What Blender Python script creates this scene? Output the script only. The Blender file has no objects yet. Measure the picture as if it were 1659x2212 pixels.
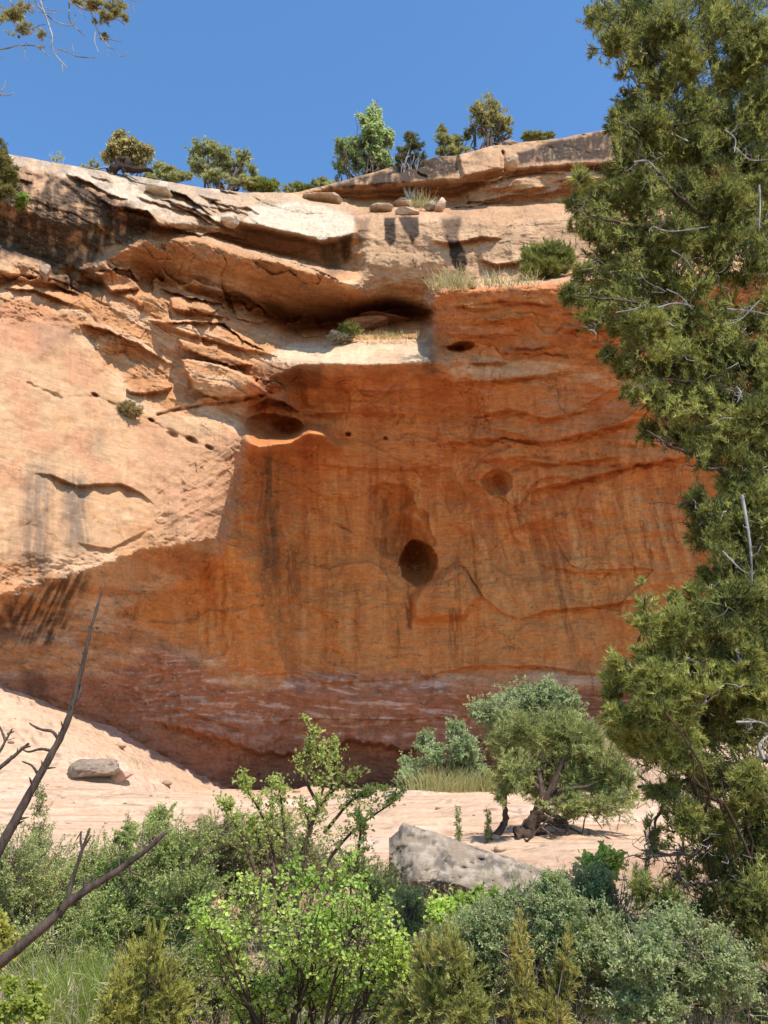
import bpy, math
import numpy as np
from mathutils import Vector

# ------------------------------------------------------------------ camera, world, sun, exposure
scene = bpy.context.scene
COL = scene.collection
PITCH = math.radians(20.0)
FPX, CX, CY = 1935.0, 829.5, 1106.0          # focal length and centre in units of a 1659 x 2212 picture
EYE = 1.7                                     # height of the lens above the ground
CT, ST = math.cos(PITCH), math.sin(PITCH)

cam_d = bpy.data.cameras.new('camera')
cam_d.sensor_fit = 'VERTICAL'
cam_d.sensor_height = 36.0
cam_d.lens = FPX / 2212.0 * 36.0
cam_d.clip_start, cam_d.clip_end = 0.05, 2000.0
cam = bpy.data.objects.new('camera', cam_d)
cam.location = (0, 0, EYE)
cam.rotation_euler = (math.pi / 2 + PITCH, 0, 0)
COL.objects.link(cam)
scene.camera = cam

SUN = np.array((0.32, -0.43, 0.845)); SUN /= np.linalg.norm(SUN)
world = bpy.data.worlds.new('World'); scene.world = world
world.use_nodes = True
nt = world.node_tree; nt.nodes.clear()
sky = nt.nodes.new('ShaderNodeTexSky'); sky.sky_type = 'NISHITA'; sky.sun_disc = False
sky.sun_elevation = math.asin(SUN[2]); sky.sun_rotation = math.atan2(SUN[0], SUN[1])
sky.altitude = 1600; sky.air_density = 1.0; sky.dust_density = 0.2; sky.ozone_density = 3.0
bg = nt.nodes.new('ShaderNodeBackground'); bg.inputs['Strength'].default_value = 0.15
wo = nt.nodes.new('ShaderNodeOutputWorld')
deep = nt.nodes.new('ShaderNodeVectorMath'); deep.operation = 'MULTIPLY'   # a clear, dry, high-desert blue
deep.inputs[1].default_value = (1.0, 1.36, 1.50)
nt.links.new(sky.outputs[0], deep.inputs[0]); nt.links.new(deep.outputs[0], bg.inputs[0]); nt.links.new(bg.outputs[0], wo.inputs[0])

sun_d = bpy.data.lights.new('sun', 'SUN'); sun_d.energy = 5.0; sun_d.angle = math.radians(0.53)
sun_d.color = (1.0, 0.95, 0.87)
sun = bpy.data.objects.new('sun', sun_d); COL.objects.link(sun)
sun.location = (12, -10, 30)
sun.rotation_euler = Vector(SUN).to_track_quat('Z', 'Y').to_euler()
scene.view_settings.view_transform = 'Standard'
scene.view_settings.look = 'None'
scene.view_settings.exposure = 0.4
scene.view_settings.gamma = 1.0
scene.cycles.max_bounces = 8
scene.cycles.diffuse_bounces = 5
scene.cycles.transparent_max_bounces = 8
scene.cycles.sample_clamp_indirect = 6.0

# ------------------------------------------------------------------ small maths helpers
def at(px, py, Y):
    """point at depth Y (metres in front of the lens) seen at picture position px, py"""
    a = (np.asarray(px, float) - CX) / FPX; b = (CY - np.asarray(py, float)) / FPX
    ry = CT - b * ST; rz = ST + b * CT
    t = Y / ry
    return np.stack([a * t, np.broadcast_to(Y, np.shape(a * t)) * 1.0, rz * t + EYE], -1)

def sstep(e0, e1, x):
    t = np.clip((x - e0) / (e1 - e0), 0, 1); return t * t * (3 - 2 * t)

_g = np.random.default_rng(11)
_ga = _g.uniform(0, 2 * np.pi, 4096); GX, GY = np.cos(_ga), np.sin(_ga)
_g3 = _g.normal(size=(4096, 3)); _g3 /= np.linalg.norm(_g3, axis=1)[:, None]
HV = _g.random(4096)

def hsh(ix, iy, s, iz=0):
    h = (ix * 374761393 + iy * 668265263 + iz * 2147483647 + s * 974634777) & 0x7fffffff
    h = ((h ^ (h >> 13)) * 1274126177) & 0x7fffffff
    return (h ^ (h >> 16)) & 4095

def noise2(x, y, s=0):
    x, y = np.broadcast_arrays(np.asarray(x, float), np.asarray(y, float))
    fx, fy = np.floor(x), np.floor(y); ix, iy = fx.astype(np.int64), fy.astype(np.int64)
    x = x - fx; y = y - fy
    u = x * x * x * (x * (x * 6 - 15) + 10); v = y * y * y * (y * (y * 6 - 15) + 10)
    def g(a, b):
        h = hsh(ix + a, iy + b, s); return GX[h] * (x - a) + GY[h] * (y - b)
    n0 = g(0, 0) * (1 - u) + g(1, 0) * u; n1 = g(0, 1) * (1 - u) + g(1, 1) * u
    return (n0 * (1 - v) + n1 * v) * 1.4

def fbm(x, y, o=4, s=0, gain=0.5):
    r = 0; a = 1.0; t = 0.0; f = 1.0
    for k in range(o):
        r = r + a * noise2(np.asarray(x) * f + 17.3 * k, np.asarray(y) * f - 9.1 * k, s + k * 31); t += a; a *= gain; f *= 2.03
    return r / t * 1.3

def noise3(p, s=0):
    f = np.floor(p); i = f.astype(np.int64); q = p - f
    w = q * q * q * (q * (q * 6 - 15) + 10); r = 0
    for a in (0, 1):
        for b in (0, 1):
            for c in (0, 1):
                h = hsh(i[:, 0] + a, i[:, 1] + b, s, i[:, 2] + c)
                d = (_g3[h] * (q - (a, b, c))).sum(1)
                r = r + d * (w[:, 0] if a else 1 - w[:, 0]) * (w[:, 1] if b else 1 - w[:, 1]) * (w[:, 2] if c else 1 - w[:, 2])
    return r * 1.5

def fbm3(p, o=4, s=0):
    r = 0; a = 1.0; t = 0
    for k in range(o):
        r = r + a * noise3(p * 2.03 ** k + 7.7 * k, s + 13 * k); t += a; a *= .5
    return r / t * 1.3

def worley(x, y, s=0):
    """nearest jittered cell: distance, border distance, cell hash, offset to its centre"""
    fx, fy = np.floor(x).astype(np.int64), np.floor(y).astype(np.int64)
    d1 = np.full(x.shape, 9.0); d2 = d1.copy(); hh = np.zeros(x.shape, np.int64); ox = np.zeros(x.shape); oy = ox.copy()
    for a in (-1, 0, 1):
        for b in (-1, 0, 1):
            h = hsh(fx + a, fy + b, s)
            dx = fx + a + 0.1 + .8 * HV[h] - x; dy = fy + b + 0.1 + .8 * HV[(h * 7 + 3) & 4095] - y
            d = dx * dx + dy * dy
            m = d < d1
            d2 = np.where(m, d1, np.minimum(d2, d))
            hh = np.where(m, h, hh); ox = np.where(m, -dx, ox); oy = np.where(m, -dy, oy)
            d1 = np.where(m, d, d1)
    return np.sqrt(d1), np.sqrt(d2) - np.sqrt(d1), hh, ox, oy

def seg_dist(px, py, pts):
    """distance to an open polyline, and the running position 0..1 along it"""
    best = np.full(px.shape, 1e9); tt = np.zeros(px.shape)
    pts = np.asarray(pts, float); n = len(pts) - 1
    for i in range(n):
        a, b = pts[i], pts[i + 1]; d = b - a; L = (d ** 2).sum()
        t = np.clip(((px - a[0]) * d[0] + (py - a[1]) * d[1]) / L, 0, 1)
        q = np.hypot(px - a[0] - t * d[0], py - a[1] - t * d[1])
        m = q < best; best = np.where(m, q, best); tt = np.where(m, (i + t) / n, tt)
    return best, tt

def poly_sd(px, py, pts):
    """signed distance, positive inside a polygon"""
    pts = np.asarray(pts, float)
    d, _ = seg_dist(px, py, np.vstack([pts, pts[:1]]))
    ins = np.zeros(px.shape, bool); n = len(pts); j = n - 1
    for i in range(n):
        xi, yi = pts[i]; xj, yj = pts[j]
        if yi != yj:
            c = ((yi > py) != (yj > py)) & (px < (xj - xi) * (py - yi) / (yj - yi) + xi); ins ^= c
        j = i
    return np.where(ins, d, -d)

def smooth1(a, sig):
    n = int(sig * 3); k = np.exp(-0.5 * (np.arange(-n, n + 1) / sig) ** 2); k /= k.sum()
    return np.convolve(np.pad(a, n, mode='edge'), k, 'valid')

def blur_rows(A, sig):
    n = int(sig * 3); k = np.exp(-0.5 * (np.arange(-n, n + 1) / sig) ** 2); k /= k.sum()
    P = np.pad(A, ((n, n), (0, 0)), mode='edge'); r = 0
    for i, w in enumerate(k): r = r + w * P[i:i + A.shape[0]]
    return r

# ------------------------------------------------------------------ mesh helpers
def mesh_obj(name, V, F, mat, parent=None, col=None, smooth=True):
    """V (n,3); F a list of int arrays (m,3) or (m,4); col per-vertex rgb"""
    F = [np.asarray(f) for f in F if len(f)]
    me = bpy.data.meshes.new(name)
    me.vertices.add(len(V)); me.vertices.foreach_set('co', np.asarray(V, np.float32).ravel())
    li = np.concatenate([f.ravel() for f in F]).astype(np.int32)
    tot = np.concatenate([np.full(len(f), f.shape[1]) for f in F]).astype(np.int32)
    st = np.concatenate([[0], np.cumsum(tot)[:-1]]).astype(np.int32)
    me.loops.add(len(li)); me.loops.foreach_set('vertex_index', li)
    me.polygons.add(len(tot)); me.polygons.foreach_set('loop_start', st)
    try: me.polygons.foreach_set('loop_total', tot)
    except Exception: pass
    me.polygons.foreach_set('use_smooth', np.full(len(tot), smooth))
    me.update(calc_edges=True)
    if col is not None:
        ca = me.color_attributes.new('tint', 'FLOAT_COLOR', 'POINT')
        c4 = np.ones((len(V), 4), np.float32); c4[:, :np.shape(col)[1]] = col
        ca.data.foreach_set('color', c4.ravel())
    me.materials.append(mat)
    o = bpy.data.objects.new(name, me); COL.objects.link(o)
    if parent is not None:
        o.parent = parent
        o.matrix_parent_inverse.identity()
        if tuple(parent.location) != (0, 0, 0):
            l = np.asarray(parent.location, np.float32)
            me.vertices.foreach_set('co', (np.asarray(V, np.float32) - l).ravel())
    return o

def thing(name, loc, label, cat, group=None):
    o = bpy.data.objects.new(name, None); COL.objects.link(o)
    o.empty_display_size = 0.1
    o.location = [float(v) for v in loc]; o['label'] = label; o['category'] = cat
    if group: o['group'] = group
    return o

def tag(o, label, cat, group=None):
    o['label'] = label; o['category'] = cat
    if group: o['group'] = group
    return o

class Bag:
    """collects pieces of one mesh"""
    def __init__(s): s.V = []; s.F = []; s.C = []; s.n = 0
    def add(s, V, F, c=None):
        s.V.append(V); s.F += [f + s.n for f in F if len(f)]; s.n += len(V)
        s.C.append(np.broadcast_to(np.asarray((1., 1, 1) if c is None else c, float), (len(V), 3)))
    def build(s, name, mat, parent=None, smooth=True):
        if not s.V: return None
        return mesh_obj(name, np.concatenate(s.V), s.F, mat, parent, np.concatenate(s.C), smooth)

def tube(bag, P, R, k=6, c=None, rough=0.0, rng=None):
    P = np.asarray(P, float); n = len(P); R = np.broadcast_to(np.asarray(R, float), (n,))
    T = np.gradient(P, axis=0); T /= np.linalg.norm(T, axis=1)[:, None] + 1e-9
    u = np.cross(T[0], (0.31, 0.22, 0.93)); u /= np.linalg.norm(u) + 1e-9
    ang = np.arange(k) * 2 * np.pi / k; V = np.empty((n, k, 3))
    for i in range(n):
        u = u - T[i] * (u @ T[i]); u /= np.linalg.norm(u) + 1e-9
        w = np.cross(T[i], u)
        rr = R[i] * (1 + (rng.uniform(-rough, rough, k) if rough else 0))
        V[i] = P[i] + (np.cos(ang) * rr)[:, None] * u + (np.sin(ang) * rr)[:, None] * w
    i, j = np.meshgrid(np.arange(n - 1), np.arange(k), indexing='ij'); j2 = (j + 1) % k
    F = np.stack([i * k + j, i * k + j2, (i + 1) * k + j2, (i + 1) * k + j], -1).reshape(-1, 4)
    V = np.concatenate([V.reshape(-1, 3), P[-1:] + T[-1:] * R[-1]])
    tip = n * k; jj = np.arange(k)
    cap = np.stack([(n - 1) * k + jj, (n - 1) * k + (jj + 1) % k, np.full(k, tip)], -1)
    bag.add(V, [F, cap], c)

def curve(pts, n=24):
    """smooth Catmull-Rom polyline through the points (any dimension)"""
    P = np.asarray(pts, float); m = len(P)
    if m < 3:
        return np.stack([P[0] + (P[-1] - P[0]) * t for t in np.linspace(0, 1, n)])
    Q = np.vstack([2 * P[0] - P[1], P, 2 * P[-1] - P[-2]]); s = np.linspace(0, m - 1 - 1e-6, n); o = []
    for v in s:
        i = int(v); t = v - i; a, b, c, d = Q[i:i + 4]
        o.append(.5 * (2 * b + (c - a) * t + (2 * a - 5 * b + 4 * c - d) * t * t + (3 * b - a - 3 * c + d) * t ** 3))
    return np.array(o)

# ------------------------------------------------------------------ materials
def new_mat(name):
    m = bpy.data.materials.new(name); m.use_nodes = True
    n = m.node_tree; n.nodes.clear()
    return m, n, n.nodes.new('ShaderNodeOutputMaterial')

def rock_mat(name, scale=1.0, bump=0.25, rough=0.92, var=0.22, base=None, grain=1.0):
    m, n, out = new_mat(name)
    L = n.links.new
    bs = n.nodes.new('ShaderNodeBsdfPrincipled'); bs.inputs['Roughness'].default_value = rough
    bs.inputs['Specular IOR Level'].default_value = 0.15
    tc = n.nodes.new('ShaderNodeTexCoord')
    a = n.nodes.new('ShaderNodeTexNoise'); a.inputs['Scale'].default_value = 5.0 * scale; a.inputs['Detail'].default_value = 9; a.inputs['Roughness'].default_value = .68
    mp = n.nodes.new('ShaderNodeMapping'); mp.inputs['Scale'].default_value = (1.2, 1.2, 9.0); mp.inputs['Rotation'].default_value = (0.03, 0.12, 0)
    b = n.nodes.new('ShaderNodeTexNoise'); b.inputs['Scale'].default_value = 1.6 * scale; b.inputs['Detail'].default_value = 7; b.inputs['Roughness'].default_value = .6
    L(tc.outputs['Object'], a.inputs['Vector']); L(tc.outputs['Object'], mp.inputs['Vector']); L(mp.outputs[0], b.inputs['Vector'])
    mx = n.nodes.new('ShaderNodeMath'); mx.operation = 'ADD'
    L(a.outputs[0], mx.inputs[0]); L(b.outputs[0], mx.inputs[1])
    mr = n.nodes.new('ShaderNodeMapRange'); mr.inputs[1].default_value = 0.6; mr.inputs[2].default_value = 1.4
    mr.inputs[3].default_value = 1 - var; mr.inputs[4].default_value = 1 + var
    L(mx.outputs[0], mr.inputs[0])
    at_ = n.nodes.new('ShaderNodeAttribute'); at_.attribute_name = 'tint'
    gr = n.nodes.new('ShaderNodeTexNoise'); gr.inputs['Scale'].default_value = 9 * scale; gr.inputs['Detail'].default_value = 10; gr.inputs['Roughness'].default_value = .8
    L(tc.outputs['Object'], gr.inputs['Vector'])
    g2 = n.nodes.new('ShaderNodeMapRange'); g2.inputs[1].default_value = .3; g2.inputs[2].default_value = .7; g2.inputs[3].default_value = .85; g2.inputs[4].default_value = 1.15; L(gr.outputs[0], g2.inputs[0])
    gm = n.nodes.new('ShaderNodeMath'); gm.operation = 'MULTIPLY'; L(mr.outputs[0], gm.inputs[0]); L(g2.outputs[0], gm.inputs[1])
    hv = n.nodes.new('ShaderNodeVectorMath'); hv.operation = 'SCALE'
    L(at_.outputs['Color'], hv.inputs[0]); L(gm.outputs[0], hv.inputs['Scale'])
    L(hv.outputs[0], bs.inputs['Base Color'])
    fine = n.nodes.new('ShaderNodeTexNoise'); fine.inputs['Scale'].default_value = 14 * scale * grain; fine.inputs['Detail'].default_value = 6
    L(tc.outputs['Object'], fine.inputs['Vector'])
    ad = n.nodes.new('ShaderNodeMath'); ad.operation = 'MULTIPLY_ADD'; ad.inputs[1].default_value = .5
    L(fine.outputs[0], ad.inputs[0]); L(mx.outputs[0], ad.inputs[2])
    bp = n.nodes.new('ShaderNodeBump'); bp.inputs['Strength'].default_value = bump; bp.inputs['Distance'].default_value = 0.085 / scale
    sm = n.nodes.new('ShaderNodeMath'); sm.operation = 'MULTIPLY'; sm.inputs[1].default_value = bump   # vertex alpha: how rough the stone is
    L(at_.outputs['Alpha'], sm.inputs[0]); L(sm.outputs[0], bp.inputs['Strength']); L(ad.outputs[0], bp.inputs['Height']); L(bp.outputs[0], bs.inputs['Normal'])
    L(bs.outputs[0], out.inputs[0])
    return m

def leaf_mat(name, trans=0.35, gloss=0.06, rough=0.45):
    m, n, out = new_mat(name); L = n.links.new
    at_ = n.nodes.new('ShaderNodeAttribute'); at_.attribute_name = 'tint'
    d = n.nodes.new('ShaderNodeBsdfDiffuse'); t = n.nodes.new('ShaderNodeBsdfTranslucent'); g = n.nodes.new('ShaderNodeBsdfGlossy')
    g.inputs['Roughness'].default_value = rough
    hs = n.nodes.new('ShaderNodeHueSaturation'); hs.inputs['Hue'].default_value = 0.485; hs.inputs['Value'].default_value = 1.75
    L(at_.outputs['Color'], d.inputs[0]); L(at_.outputs['Color'], hs.inputs['Color']); L(hs.outputs[0], t.inputs[0])
    a = n.nodes.new('ShaderNodeMixShader'); a.inputs[0].default_value = trans
    b = n.nodes.new('ShaderNodeMixShader'); b.inputs[0].default_value = gloss
    L(d.outputs[0], a.inputs[1]); L(t.outputs[0], a.inputs[2]); L(a.outputs[0], b.inputs[1]); L(g.outputs[0], b.inputs[2])
    L(b.outputs[0], out.inputs[0]); return m

def bark_mat(name, dark, light, sc=18.0):
    m, n, out = new_mat(name); L = n.links.new
    bs = n.nodes.new('ShaderNodeBsdfPrincipled'); bs.inputs['Roughness'].default_value = .85; bs.inputs['Specular IOR Level'].default_value = .2
    tc = n.nodes.new('ShaderNodeTexCoord'); mp = n.nodes.new('ShaderNodeMapping'); mp.inputs['Scale'].default_value = (1, 1, .35)
    a = n.nodes.new('ShaderNodeTexNoise'); a.inputs['Scale'].default_value = sc; a.inputs['Detail'].default_value = 8; a.inputs['Roughness'].default_value = .7
    cr = n.nodes.new('ShaderNodeValToRGB'); cr.color_ramp.elements[0].position = .34; cr.color_ramp.elements[1].position = .68
    cr.color_ramp.elements[0].color = (*dark, 1); cr.color_ramp.elements[1].color = (*light, 1)
    at_ = n.nodes.new('ShaderNodeAttribute'); at_.attribute_name = 'tint'
    mu = n.nodes.new('ShaderNodeVectorMath'); mu.operation = 'MULTIPLY'
    L(tc.outputs['Object'], mp.inputs[0]); L(mp.outputs[0], a.inputs['Vector']); L(a.outputs[0], cr.inputs[0])
    L(cr.outputs[0], mu.inputs[0]); L(at_.outputs['Color'], mu.inputs[1]); L(mu.outputs[0], bs.inputs['Base Color'])
    bp = n.nodes.new('ShaderNodeBump'); bp.inputs['Strength'].default_value = .6; bp.inputs['Distance'].default_value = .01
    L(a.outputs[0], bp.inputs['Height']); L(bp.outputs[0], bs.inputs['Normal']); L(bs.outputs[0], out.inputs[0]); return m

M_CLIFF = rock_mat('sandstone_cliff', 1.0, .6, var=.28)
M_GROUND = rock_mat('slickrock_ground', 1.6, .35)
M_BOULDER = rock_mat('weathered_boulder', 3.0, .5)

# ------------------------------------------------------------------ the cliff
# Every column holds the profile of the wall from the rim down: (picture height, depth in metres)
PROFILE = {
 -700: [(290,24),(294,24),(298,24),(302,24),(306,24),(310,23.8),(330,22),(345,21.9),(420,21.6),(500,22.4),(540,21.2),(580,20.6),(600,21.4),(615,21),(760,20),(800,19.9),(900,19.3),(1050,18.6),(1200,18.2),(1290,18),(1350,19),(1470,19.5)],
 -250: [(315,25.5),(318,25.4),(321,25.3),(324,25.2),(327,25.1),(330,25),(344,24),(356,23.8),(432,23.4),(510,24.4),(545,23),(588,22.4),(603,23.3),(620,22.8),(760,21.8),(800,21.6),(900,21),(1050,20.2),(1200,19.7),(1288,19.6),(1345,21),(1470,21.6)],
 0: [(330,26.5),(332,26.4),(334,26.3),(336,26.2),(338,26.1),(340,26),(352,25.2),(365,25),(440,24.5),(515,25.6),(548,24.2),(590,23.6),(605,24.6),(622,24),(760,23),(800,22.8),(900,22.2),(1050,21.4),(1200,20.9),(1285,20.8),(1340,22.5),(1480,23.5)],
 150: [(357,27),(359,26.9),(361,26.8),(364,26.7),(367,26.6),(370,26.5),(385,25.9),(395,25.7),(480,25.1),(592,26.4),(598,26.2),(610,26),(625,26.3),(645,25.4),(720,24.9),(760,24.7),(900,23.7),(1050,22.9),(1180,22.4),(1245,22.4),(1310,24.6),(1545,26.5)],
 300: [(382,27.9),(385,27.8),(388,27.7),(391,27.6),(395,27.5),(400,27.4),(430,26.6),(468,25.7),(485,26.6),(508,26.5),(522,25.8),(580,27.0),(598,27.4),(640,26.5),(800,25.9),(840,25.9),(900,25.2),(1020,24.4),(1110,24),(1195,23.9),(1260,26.9),(1590,29.9)],
 430: [(404,28.6),(407,28.5),(410,28.4),(413,28.3),(417,28.2),(422,28.1),(448,27.3),(488,26.3),(500,27.2),(508,26.4),(519,25.7),(618,27.6),(634,28.6),(660,26.9),(830,26.2),(870,26.1),(930,25.9),(1020,25.3),(1100,24.8),(1170,24.6),(1230,28.2),(1650,31.8)],
 530: [(416,29.2),(419,29.1),(422,29),(425,28.9),(429,28.8),(434,28.7),(481,27),(496,28.8),(528,29.2),(540,27.0),(553,25.6),(645,28.0),(668,29.6),(700,27.5),(840,26.3),(905,26.8),(950,25.9),(1020,26),(1080,26.6),(1165,27.4),(1230,27.9),(1690,33.6)],
 640: [(416,30.6),(418,30.4),(420,30.3),(422,30.2),(424,30.1),(430,29.7),(506,26.9),(520,28.8),(558,29.2),(567,26.8),(579,25.4),(662,28.6),(708,32.0),(737,28.2),(786,25.4),(812,26.6),(900,28.2),(1020,29.6),(1200,31.2),(1462,32.2),(1500,32.4),(1700,35.2)],
 700: [(402,31.9),(406,31.5),(412,32),(417,31.7),(423,31.6),(438,29.6),(520,26.8),(532,28.6),(574,29.0),(584,26.6),(596,25.4),(655,28.6),(702,32.5),(735,28.3),(786,25.3),(814,26.5),(900,28.3),(1020,29.7),(1200,31.4),(1466,32.3),(1503,32.5),(1700,35.3)],
 755: [(386,31.6),(402,31),(425,32.3),(432,32),(440,31.8),(456,29.2),(507,27.2),(520,28.0),(585,28.8),(605,26.4),(616,25.5),(645,28.4),(690,32.5),(733,28.3),(785,25.3),(815,26.5),(900,28.3),(1020,29.8),(1200,31.5),(1468,32.4),(1505,32.6),(1700,35.4)],
 790: [(377,31.6),(399,30.9),(424,32.3),(432,32),(443,31.7),(463,29),(490,27.7),(520,27.6),(580,27.7),(605,27.9),(622,28.1),(645,28.8),(678,33.0),(731,28.5),(784,25.3),(814,26.5),(900,28.4),(1020,29.9),(1200,31.6),(1468,32.4),(1505,32.6),(1700,35.4)],
 850: [(360,31.6),(395,30.7),(420,32.4),(432,32),(445,31.6),(466,28.7),(480,27.9),(500,27.8),(560,27.8),(590,28),(612,28.3),(642,29.2),(668,33.2),(728,28.6),(783,25.4),(812,26.6),(900,28.5),(1020,30),(1200,31.8),(1465,32.4),(1505,32.6),(1700,35.4)],
 924: [(345,31.5),(390,30.6),(416,32.2),(429,31.8),(445,31.8),(466,28.5),(480,27.8),(500,27.7),(560,27.7),(600,27.9),(632,28.4),(656,29.3),(674,32.5),(725,27.6),(780,25.4),(810,26.5),(900,28.3),(1020,29.8),(1200,31.7),(1462,32.2),(1500,32.4),(1700,35.2)],
 940: [(337,31.4),(388,30.6),(415,32.2),(428,31.8),(445,31.8),(466,28.4),(479,27.7),(500,27.6),(560,27.5),(590,27.7),(612,27.9),(634,25.0),(690,26.3),(735,27.0),(782,25.8),(812,26.6),(900,28.2),(1020,29.7),(1200,31.6),(1460,32.1),(1498,32.2),(1700,35.1)],
 985: [(337,31.4),(388,30.6),(415,32.2),(428,31.8),(445,31.8),(466,28.4),(479,27.7),(500,27.6),(560,27.5),(590,27.7),(612,27.9),(628,24.5),(690,25.3),(738,25.9),(790,26.3),(812,26.6),(900,28.2),(1020,29.7),(1200,31.6),(1460,32.1),(1498,32.2),(1700,35.1)],
 1060: [(315,31.2),(368,29.9),(385,31),(395,29.9),(440,31),(467,28.2),(480,27.7),(500,27.6),(548,27.4),(578,27.5),(604,27.4),(625,24.5),(690,25.3),(740,26),(796,26.5),(830,26.9),(912,28),(1020,29.1),(1200,30.7),(1448,31.7),(1488,31.6),(1700,34.8)],
 1200: [(300,31),(358,29.4),(366,30.6),(372,29.6),(438,30.8),(450,28.4),(475,27.6),(495,27.5),(540,27.3),(568,27.2),(594,27),(616,24.2),(690,25.1),(740,25.7),(796,26.4),(842,26.8),(920,27.7),(1020,28.6),(1200,30.1),(1440,31.3),(1478,31.2),(1690,34.2)],
 1320: [(278,30.6),(350,29),(360,30.2),(375,29.4),(430,30.4),(442,28.3),(470,27.4),(490,27.3),(535,27),(560,26.8),(585,26.5),(602,23.8),(690,24.7),(740,25.3),(800,26),(848,26.4),(920,27.2),(1020,28),(1200,29.4),(1440,30.7),(1478,30.7),(1660,33.6)],
 1659: [(235,29),(320,27.5),(335,28.8),(350,28),(420,29),(430,27),(470,26),(490,25.9),(530,25.6),(550,25.4),(570,25),(585,22.6),(690,23.2),(740,23.6),(800,24.2),(850,24.5),(920,25),(1020,25.8),(1200,27),(1440,28),(1480,28),(1640,29)],
 2300: [(200,27),(290,25.5),(305,26.8),(320,26),(400,27),(415,25),(455,24),(480,23.9),(520,23.6),(540,23.4),(560,23),(575,20.8),(690,21.2),(740,21.5),(800,22),(850,22.3),(920,22.6),(1020,23.2),(1200,24),(1440,24.6),(1480,24.6),(1600,25.2)],
}
def cliff():
    keys = sorted(PROFILE); arr = np.array([PROFILE[k] for k in keys], float)      # columns, lines, (y, Y)
    xs = np.concatenate([np.linspace(-700, -60, 110)[:-1], np.arange(-60, 1720, 1.7), np.linspace(1722, 2300, 90)])
    fx = np.arange(-700, 2301, 2.0); nl = arr.shape[1]
    y_l = np.empty((nl, len(xs))); d_l = y_l.copy()
    for i in range(nl):
        a = smooth1(np.interp(fx, keys, arr[:, i, 0]), 4); b = smooth1(np.interp(fx, keys, arr[:, i, 1]), 4)
        amp = 3.0 if i < 6 else 7.0
        if i > 15: amp = 9.0
        y_l[i] = np.interp(xs, fx, a) + amp * .8 * fbm(xs / 90, i * 3.7, 4, 5) + amp * .3 * fbm(xs / 18, i * 5.1, 3, 9)
        if 17 <= i <= 20: y_l[i] += 11 * fbm(xs / 34, xs * 0 + 2.2, 4, 19) * sstep(560, 480, xs)
        d_l[i] = np.interp(xs, fx, b) + 0.16 * fbm(xs / 55, i * 2.9, 4, 21) * (0 if i == 0 else 1)
    for i in range(1, nl): y_l[i] = np.maximum(y_l[i], y_l[i - 1] + 1.2)
    y_b = np.full(len(xs), 1790.0); d_b = d_l[-1] + 0.6
    y_l = np.vstack([y_l, np.maximum(y_b, y_l[-1] + 5)]); d_l = np.vstack([d_l, d_b])
    NR = 860
    s = np.linspace(0, 1, NR)[:, None]
    PY = y_l[0] + (y_l[-1] - y_l[0]) * s
    PX = np.broadcast_to(xs, PY.shape).copy()
    D = np.empty_like(PY)
    for c in range(len(xs)): D[:, c] = np.interp(PY[:, c], y_l[:, c], d_l[:, c])
    D = blur_rows(D, 2.2)
    calm = 1 - .92 * sstep(-10, 40, poly_sd(PX, PY, [(-700, 640), (150, 690), (290, 850), (520, 930), (500, 1170), (200, 1210), (-700, 1300)]))
    wq = np.arange(len(xs)) + calm * (11 * fbm(PX / 45, PY / 26, 4, 55) + 4 * fbm(PX / 12, PY / 8, 3, 56)) / 1.7
    wq = np.clip(wq, 0, len(xs) - 1.001); w0 = wq.astype(int); wf = wq - w0; rr_ = np.arange(NR)[:, None]
    D = D[rr_, w0] * (1 - wf) + D[rr_, w0 + 1] * wf

    # ---- bedding: planes dip to the right on the left half, lie flat on the right half
    wl = (1 - sstep(480, 760, PX)) * sstep(1330, 1080, PY)
    dip = 0.40 * wl + 0.05
    V = PY - dip * (PX - 620) * wl - 0.05 * (PX - 620) * (1 - wl) + 26 * fbm(PX / 260, PY / 200, 3, 3)
    U = PX + dip * PY
    nz = lambda sx, sy, o, sd: fbm(U / sx, V / sy, o, sd)
    strata = np.clip(sstep(12, -20, -poly_sd(PX, PY, [(-700, 560), (130, 580), (330, 560), (560, 640), (700, 700), (940, 660), (920, 745), (700, 770), (600, 850), (420, 880), (260, 800), (150, 690), (-700, 640)])), 0, 1)
    strata = strata * (.32 + .68 * sstep(70, 20, PY - np.interp(PX, [-200, 0, 160, 330, 480, 600, 700], [545, 552, 590, 612, 655, 690, 712])))
    upper = sstep(620, 560, PY) * (1 - strata)
    block = sstep(-8, 16, poly_sd(PX, PY, [(762, 474), (860, 470), (1000, 470), (1110, 474), (1260, 450), (1300, 580), (930, 604), (840, 640), (766, 616)]))
    upper = upper * (1 - .72 * block)
    ramp = sstep(-4, 12, poly_sd(PX, PY, [(300, 505), (430, 505), (530, 540), (640, 568), (770, 618), (760, 640), (640, 640), (520, 610), (400, 585), (300, 575)]))
    butte = sstep(-8, 14, poly_sd(PX, PY, [(935, 625), (1300, 600), (1760, 580), (1760, 760), (1320, 820), (1180, 770), (935, 770)]))
    shade = sstep(-10, 30, poly_sd(PX, PY, [(540, 800), (930, 795), (1300, 820), (2300, 820), (2300, 1480), (1200, 1450), (560, 1470), (240, 1330), (470, 1200)]))
    smoothw = sstep(-10, 40, poly_sd(PX, PY, [(-700, 640), (150, 690), (290, 850), (520, 930), (500, 1170), (200, 1210), (-700, 1300)]))
    low = sstep(1445, 1490, PY + 8 * fbm(PX / 60, PY / 60, 3, 77))
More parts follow.
